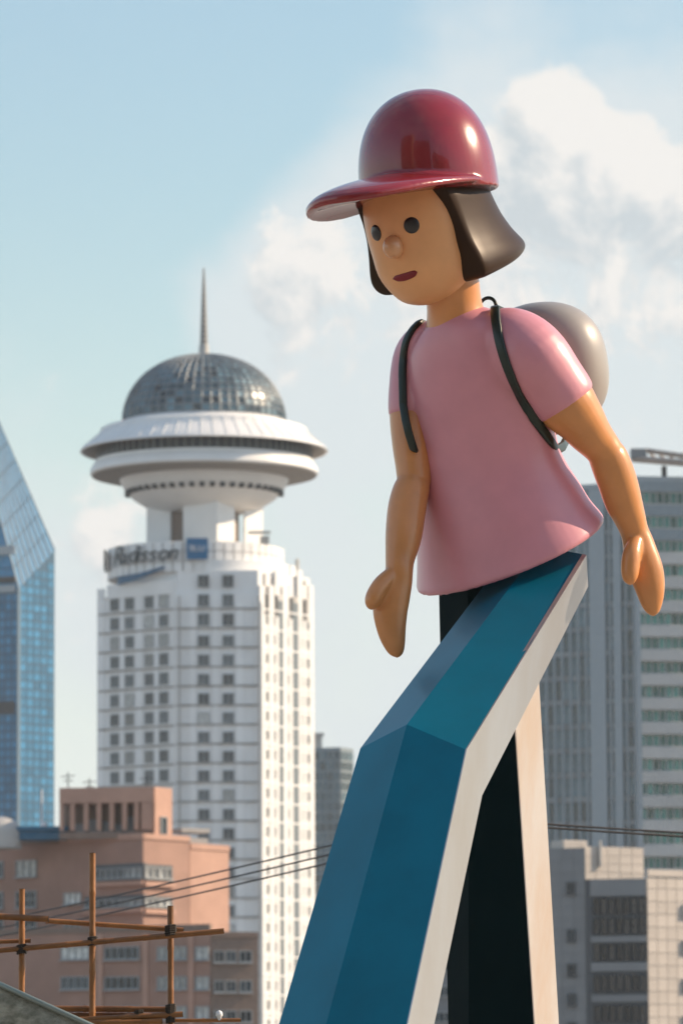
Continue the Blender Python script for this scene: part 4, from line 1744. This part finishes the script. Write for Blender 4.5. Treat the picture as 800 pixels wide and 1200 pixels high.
# ------------------------------------------------------------------ low tiled building, lower right
def tiled_block():
    Y = 510.0
    k = Y / F_PX
    root = thing('tiled_annex_building', (XY(720, Y + 60 * k).x, Y + 60 * k, 0), 'pale tiled annex with recessed dark windows below the grey tower', 'building')
    # left shaft with square windows
    a, b = XY(600, Y + 30 * k), XY(684, Y + 16 * k)
    f1 = Face(a, b)
    z1 = f1.z_of(660, 994)
    m = MB()
    m.prism([a, b, XY(684, Y + 120 * k), XY(600, Y + 120 * k)], 0, z1)
    m.build('wall', W_GREYTILE, root)
    tw, th = 14.2 * k, 13.5 * k
    me = pane_mesh('tile', f1.w / 6 - .06, th - .07, W_GREYTILE)
    for i in range(17):
        for j in range(6):
            put('tile', me, root, f1, f1.w / 6 * (j + .5), z1 - th * (i + .5), .02)
    sz = 10.5 * k
    wm, wp = window_mesh('window', sz, 15.5 * k, W_GREYDK, .14, 2, 1, .3), pane_mesh('pane', sz - .1, 15.5 * k - .1, G_DARK, .04)
    for v in (1041.5, 1097, 1137.5, 1172, 1206):
        put('window', wm, root, f1, f1.s_of(667), f1.z_of(667, v), .16, wp)
    # low wing running on behind the statue's legs
    la, lb = XY(440, Y + 34 * k), XY(600, Y + 30.5 * k)
    lf = Face(la, lb)
    zl_ = lf.z_of(515, 1112)
    m = MB()
    m.prism([la, lb + Vector((-.05, 0)), XY(599, Y + 110 * k), XY(440, Y + 110 * k)], 0, zl_)
    m.build('low_wing', W_GREYTILE, root)
    wml, wpl = window_mesh('window', 22 * k, 13 * k, W_FRAME, .12, 3, 1, .3), pane_mesh('pane', 22 * k - .1, 13 * k - .1, G_DARK, .04)
    for v in (1132, 1162, 1192):
        for u in (455, 485, 515, 545, 575):
            put('window', wml, root, lf, lf.s_of(u), lf.z_of(u, v), .14, wpl)
    # rooftop boxes
    p = XY(665, Y + 50 * k)
    m = MB()
    m.box((p.x, p.y, ZV(988, 665, p.y) - .4), (33 * k, 30 * k, 14 * k), R(28))
    m.build('roof_tank', W_CREAM, root, bevel=.1)
    # sunlit penthouse
    c, d = XY(682, Y + 36 * k), XY(752, Y + 80 * k)
    g = Face(c, d)
    zp = g.z_of(690, 992)
    m = MB()
    m.prism([c, d, XY(745, Y + 150 * k), XY(684, Y + 140 * k)], 0, zp)
    pent = m.build('penthouse', W_CREAM, root)
    me = pane_mesh('tile', g.w / 5 - .07, 10 * k - .07, W_CREAM)
    for i in range(5):
        for j in range(5):
            put('tile', me, pent, g, g.w / 5 * (j + .5), zp - 10 * k * (i + .5), .03)
    m = MB()
    q = g.at(g.s_of(700), zp - 2, .25)
    m.tube([q, q + Vector((0, 0, 2.6))], .2, 6)
    m.build('vent_pipe', W_CONC, root)
    # recessed window bay
    e, f_ = XY(684, Y + 14 * k), XY(755.5, Y)
    h = Face(e, f_)
    zh = h.z_of(720, 1030)
    m = MB()
    m.prism([e, f_, XY(756, Y + 100 * k), XY(684, Y + 110 * k)], 0, zh)
    m.build('wall', W_GREYDK, root)
    s0, s1 = h.s_of(692), h.s_of(754)
    for v0, v1, mt in ((1030, 1050, W_GREYTILE), (1097, 1104, W_GREYTILE), (1128, 1138, W_GREYTILE), (1166, 1174, W_GREYTILE), (1202, 1210, W_GREYTILE)):
        m = MB()
        h.slab(m, s0 - .2, s1 + .1, h.z_of(722, v1), h.z_of(722, v0), -.2, .22)
        m.build('sill_band', mt, root)
    nb = 7
    pw = (s1 - s0) / nb
    wm = window_mesh('window', pw - .06, 19 * k, W_DARKMETAL, .10, 1, 2, .25)
    wp = pane_mesh('pane', pw - .16, 19 * k - .1, mat('window_glass_brown', (.06, .055, .05), .2, objvar=.6, spec=.5), .04)
    for v in (1062, 1085, 1116, 1152, 1188):
        for j in range(nb):
            put('window', wm, root, h, s0 + pw * (j + .5), h.z_of(722, v), .10, wp)
    # sunlit side wall of cream tiles
    w0, w1 = f_, XY(812, Y + 40 * k)
    wf = Face(w0, w1)
    zw = wf.z_of(760, 1026)
    m = MB()
    m.prism([w0 + Vector((.05, .06)), w1, XY(815, Y + 120 * k), XY(757, Y + 110 * k)], 0, zw)
    m.build('wall', W_CREAM, root)
    nc = 5
    me = pane_mesh('tile', wf.w / nc - .07, 15 * k - .08, W_CREAM)
    for i in range(20):
        for j in range(nc):
            put('tile', me, root, wf, wf.w / nc * (j + .5), zw - 15 * k * (i + .5), .03)
    m = MB()
    wf.slab(m, 0.02, wf.w, zw - .05, zw + .6, -.5, .2)
    m.build('parapet', W_CREAM, root)
    wm, wp = window_mesh('window', 1.0, 16 * k, W_FRAME, .12, 1, 1, .3), pane_mesh('pane', .9, 16 * k - .1, G_DARK, .04)
    for v in (1068, 1110, 1155, 1198):
        put('window', wm, root, wf, wf.s_of(800.5), wf.z_of(798, v), .16, wp)


def far_block():
    Y = 1200.0
    k = Y / F_PX
    root = thing('distant_glass_block', (XY(392, Y + 40 * k).x, Y + 40 * k, 0), 'small distant blue grey block behind the edge of the hotel', 'building')
    a, b, c = XY(366, Y + 10 * k), XY(399, Y), XY(414, Y + 26 * k)
    m = MB()
    f, g = Face(a, b), Face(b, c)
    z = f.z_of(385, 876)
    m.prism([a, b, c, XY(405, Y + 80 * k), XY(366, Y + 80 * k)], 0, z)
    m.build('wall', mat('far_block_wall', (.20, .25, .28), .5), root)
    me = pane_mesh('pane', f.w / 4 - .5, 9 * k, G_GREY)
    me2 = pane_mesh('pane', g.w / 2 - .5, 9 * k, G_GREY)
    for i in range(14):
        for j in range(4):
            put('pane', me, root, f, f.w / 4 * (j + .5), z - 12 * k * (i + .8), .1)
        for j in range(2):
            put('pane', me2, root, g, g.w / 2 * (j + .5), z - 12 * k * (i + .8), .1)
    p = XY(373, Y + 30 * k)
    m = MB()
    m.box((p.x, p.y, z + 1.4), (9 * k, 9 * k, 3.2))
    m.box((p.x, p.y, z + 3.4), (13 * k, 13 * k, .8))
    m.build('roof_box', W_CONC, root)


hotel()
glass_tower()
Z1, FB1 = brick_block()
roof_bits(Z1, FB1)
right_tower()
tiled_block()
far_block()


# ------------------------------------------------------------------ scaffold, cables
def scaffold():
    Y = 43.0
    k = Y / F_PX
    bam = mat('bamboo_orange', (0.23, 0.095, 0.026), 0.5, var=0.3, scale=6, bump=0.15, bscale=30, objvar=.25)
    end = mat('bamboo_dark_end', (0.04, 0.025, 0.015), 0.8)
    lash = mat('lashing_black', (0.03, 0.022, 0.016), 0.8)
    base = S(120, 1400, Y)
    root = thing('bamboo_scaffold', (base.x, Y, 0), 'orange bamboo pole scaffold lashed together in front of the brick block', 'scaffold')

    def pole(p0, p1, r=.029, knots=True):
        p0, p1 = Vector(p0), Vector(p1)
        L_ = (p1 - p0).length
        pts, rads = [], []
        nseg = max(2, int(L_ / .32))
        for i in range(nseg):
            for t, kk in ((0.0, 1.13), (.06, 1.0), (.94, 1.0)):
                pts.append(p0.lerp(p1, (i + t) / nseg))
                rads.append(r * kk * (1.0 + .04 * math.sin(i * 2.3 + p0.x * 9)))
        pts.append(p1)
        rads.append(r)
        m = MB()
        m.tube(pts, rads, 10)
        o = m.build('pole', bam, root, angle=50)
        m = MB()
        dd = (p1 - p0).normalized()
        m.tube([p1 - dd * .012, p1 + dd * .004], r * .98, 10)
        m.build('pole_end', end, o)
        return o

    def vert(u, vt, dy=0.0, r=.030):
        t = S(u, vt, Y + dy)
        b = Vector((t.x, t.y, 0.0))
        pole(b, t, r)

    vert(26, 1042, 0.0, .026)
    vert(108.5, 1000, 0.0, .027)
    vert(200, 1062, 0.0, .026)

    def horiz(u0, v0, u1, v1, dy, r=.028, dy2=None):
        pole(S(u0, v0, Y + dy), S(u1, v1, Y + (dy if dy2 is None else dy2)), r * .86)

    horiz(-60, 1071, 57, 1077, -.07, .033)
    horiz(54, 1079, 215, 1090, .07, .026)
    horiz(-60, 1119, 262, 1091, -.07, .028)
    horiz(-40, 1105, 36, 1102.5, .07, .022)
    horiz(-60, 1181, 206, 1183, .07, .030)
    horiz(85, 1195.5, 214, 1188.5, -.07, .028)
    horiz(-60, 1202, 190, 1197, -.09, .030)
    horiz(-60, 1190, 196, 1190.5, .10, .03)
    horiz(195, 1196, 282, 1195.5, -.03, .018)
    for (u, v, s_) in ((26, 1113, .8), (108.5, 1103.5, .75), (200, 1091, .9), (200, 1183, .8), (200, 1194, .75), (163, 1189, .7)):
        c = S(u, v, Y)
        m = MB()
        for q in range(5):
            m.tube([c + Vector((-.042, -.10, -.045 + .02 * q)) * s_, c + Vector((.0, -.118, -.035 + .02 * q)) * s_, c + Vector((.042, -.10, -.03 + .02 * q)) * s_, c + Vector((.05, .03, -.03 + .02 * q)) * s_, c + Vector((-.05, .03, -.04 + .02 * q)) * s_, c + Vector((-.042, -.10, -.045 + .02 * q)) * s_], .011 * s_, 5)
        m.build('lashing', lash, root)
    # lamp fitting on the thin rail
    c = S(257, 1193, Y - .03)
    o = thing('site_lamp', (c.x, c.y, c.z), 'small pale site lamp clipped to the thin rail end of the scaffold', 'lamp')
    m = MB()
    m.revolve([(.004, c.z - .02), (.018, c.z - .02), (.02, c.z + .01), (.03, c.z + .02), (.026, c.z + .05), (.004, c.z + .066)], (c.x, c.y), 14)
    m.build('bulb_housing', W_SIGNWHITE, o, smooth=True)

    # debris netting over a sloping pipe
    net = thing('safety_netting', (S(20, 1300, Y).x, Y - 1.0, 0), 'sagging grey green safety netting over a sloping pipe below the poles', 'netting')
    yn = Y - 1.0
    m = MB()
    p0, p1 = S(-80, 1117, yn), S(112, 1204, yn)
    p2 = p1 + (p1 - p0) * 1.2
    m.tube([p0, p1, p2], .022, 10)
    m.build('pipe', mat('pipe_greygreen', (.22, .27, .25), .4, metal=.4), net, smooth=True)
    netm = mat('netting_green', (.12, .135, .105), .9, scale=5.0, col2=(.44, .46, .40), stretch=(1.6, 1, 3.0), bump=.8, bscale=30)
    m = MB()
    nx, nz = 34, 14
    V, Fc = [], []
    for i in range(nx + 1):
        for j in range(nz + 1):
            t, q = i / nx, j / nz
            a_ = p0.lerp(p2, t)
            z = a_.z * (1 - q) + 0.05 * q
            sag = .10 * math.sin(q * 9 + t * 14) * q + .07 * math.sin(t * 31 + q * 3) * q ** .7
            V.append((a_.x + .04 * math.sin(q * 17 + i), yn + .03 + .5 * q + sag + .05 * math.sin(i * 1.7) * q, z + .02 * math.sin(i * 2.1) * (1 - q) * q * 4))
    for i in range(nx):
        for j in range(nz):
            a_ = i * (nz + 1) + j
            Fc.append((a_, a_ + nz + 1, a_ + nz + 2, a_ + 1))
    m.add(V, Fc)
    sh = m.build('net_sheet', netm, net, smooth=True, fix=False)
    md = sh.modifiers.new('solid', 'SOLIDIFY')
    md.thickness = .012


def cables():
    steel = mat('cable_black', (.02, .02, .022), .6)
    conc = mat('pole_concrete', (.3, .29, .27), .85)

    def upole(x, y, h, lb, aw):
        t = thing('utility_pole', (x, y, 0), lb, 'pole', 'utility poles carrying the cables')
        m = MB()
        m.tube([(x, y, 0), (x, y, h * .5), (x, y, h)], [.13, .11, .09], 12)
        m.build('post', conc, t, smooth=True)
        m = MB()
        m.box((x, y, h - .06), (aw, .09, .09), .3)
        m.box((x, y, h - .30), (aw, .09, .09), .3)
        m.build('crossarm', W_DARKMETAL, t)
        return t

    mid = S(614, 932, 60)
    left = S(-430, 1152, 122)
    right = S(1060, 988, 62)
    upole(mid.x, mid.y, mid.z + .05, 'concrete utility pole hidden behind the rear leg of the statue', 0.3)
    upole(left.x, left.y, left.z + .2, 'distant concrete utility pole at the far end of the cables', 0.9)
    upole(right.x, right.y, right.z + .2, 'concrete utility pole beyond the tiled annex side of the statue', 0.9)

    def cable(a, b, sag, lb, r):
        m = MB()
        pts = []
        for q in range(25):
            t = q / 24
            p = a.lerp(b, t)
            p.z -= sag * 4 * t * (1 - t)
            pts.append(p)
        m.tube(pts, r, 6)
        o = m.build('overhead_cable', steel, None, smooth=True)
        tag(o, lb, 'cable', 'overhead cables')

    for vl, vm, lb in ((0, 935, 'upper black overhead cable crossing in front of the hotel'), (8, 946, 'middle black overhead cable crossing in front of the hotel'), (17, 956, 'lower black overhead cable crossing in front of the hotel')):
        cable(S(-430, 1150 + vl, 122), S(612, vm, 60), .25, lb, .012)
    for vm, vr, lb in ((964, 988, 'upper of two dark cables crossing above the tiled annex'), (968, 993, 'lower of two dark cables crossing above the tiled annex')):
        cable(S(614, vm, 60), S(1060, vr, 62), .02, lb, .013)


scaffold()
cables()


# ------------------------------------------------------------------ the other side of the street, behind the photographer (unseen, added for cap reflections and warm fill)
def added_street_front():
    tan = mat('added_stone_tan', (0.50, 0.36, 0.25), 0.8, var=0.1, scale=0.2)  # bright tan to throw warm fill onto the statue
    gry = mat('added_render_grey', (0.36, 0.31, 0.27), 0.8, var=0.1, scale=0.2)
    for (x0, x1, y, h, mt, lb) in ((-74, -32, -48, 72, tan, 'added tan stone block across the street, mirrored in the cap'),
                                   (-28, 16, -56, 58, gry, 'added grey rendered block across the street, mirrored in the cap'),
                                   (21, 62, -44, 36, tan, 'added low tan stone block across the street, nearest the sunny side')):
        t = thing('added_street_building', ((x0 + x1) / 2, y - 8, 0), lb, 'building', 'added buildings across the street')
        m = MB()
        m.prism([(x0, y - 16), (x1, y - 16), (x1, y), (x0, y)], 0, h)
        m.build('wall', mt, t)
        m = MB()
        m.box(((x0 + x1) / 2, y - 7.8, h + .3), (x1 - x0 + .8, 16.6, .6))
        m.build('added_cornice', gry, t)
        f = Face((x1, y), (x0, y))
        me, pn = window_mesh('window', 2.6, 2.2, W_FRAME, .12, 2, 1, .3), pane_mesh('pane', 2.5, 2.1, G_DARK, .04)
        for i in range(int((h - 3) / 3.6)):
            for j in range(9):
                put('window', me, t, f, f.w / 9 * (j + .5), 3.4 + 3.6 * i, .1, pn)


added_street_front()


# ------------------------------------------------------------------ city haze
def haze():
    m = MB()
    m.box((0, 50, 149.5), (5000, 4900, 301))
    hm = bpy.data.materials.new('city_haze')
    hm.use_nodes = True
    t = hm.node_tree
    t.nodes.clear()
    out = N(t, 'ShaderNodeOutputMaterial')
    pv = N(t, 'ShaderNodeVolumePrincipled')
    pv.inputs['Color'].default_value = (0.90, 0.94, 0.97, 1)
    pv.inputs['Density'].default_value = HAZE
    pv.inputs['Anisotropy'].default_value = 0.2
    t.links.new(pv.outputs[0], out.inputs['Volume'])
    o = m.build('haze', hm, None)
    tag(o, kind='stuff')


HAZE = 0.00007
haze()
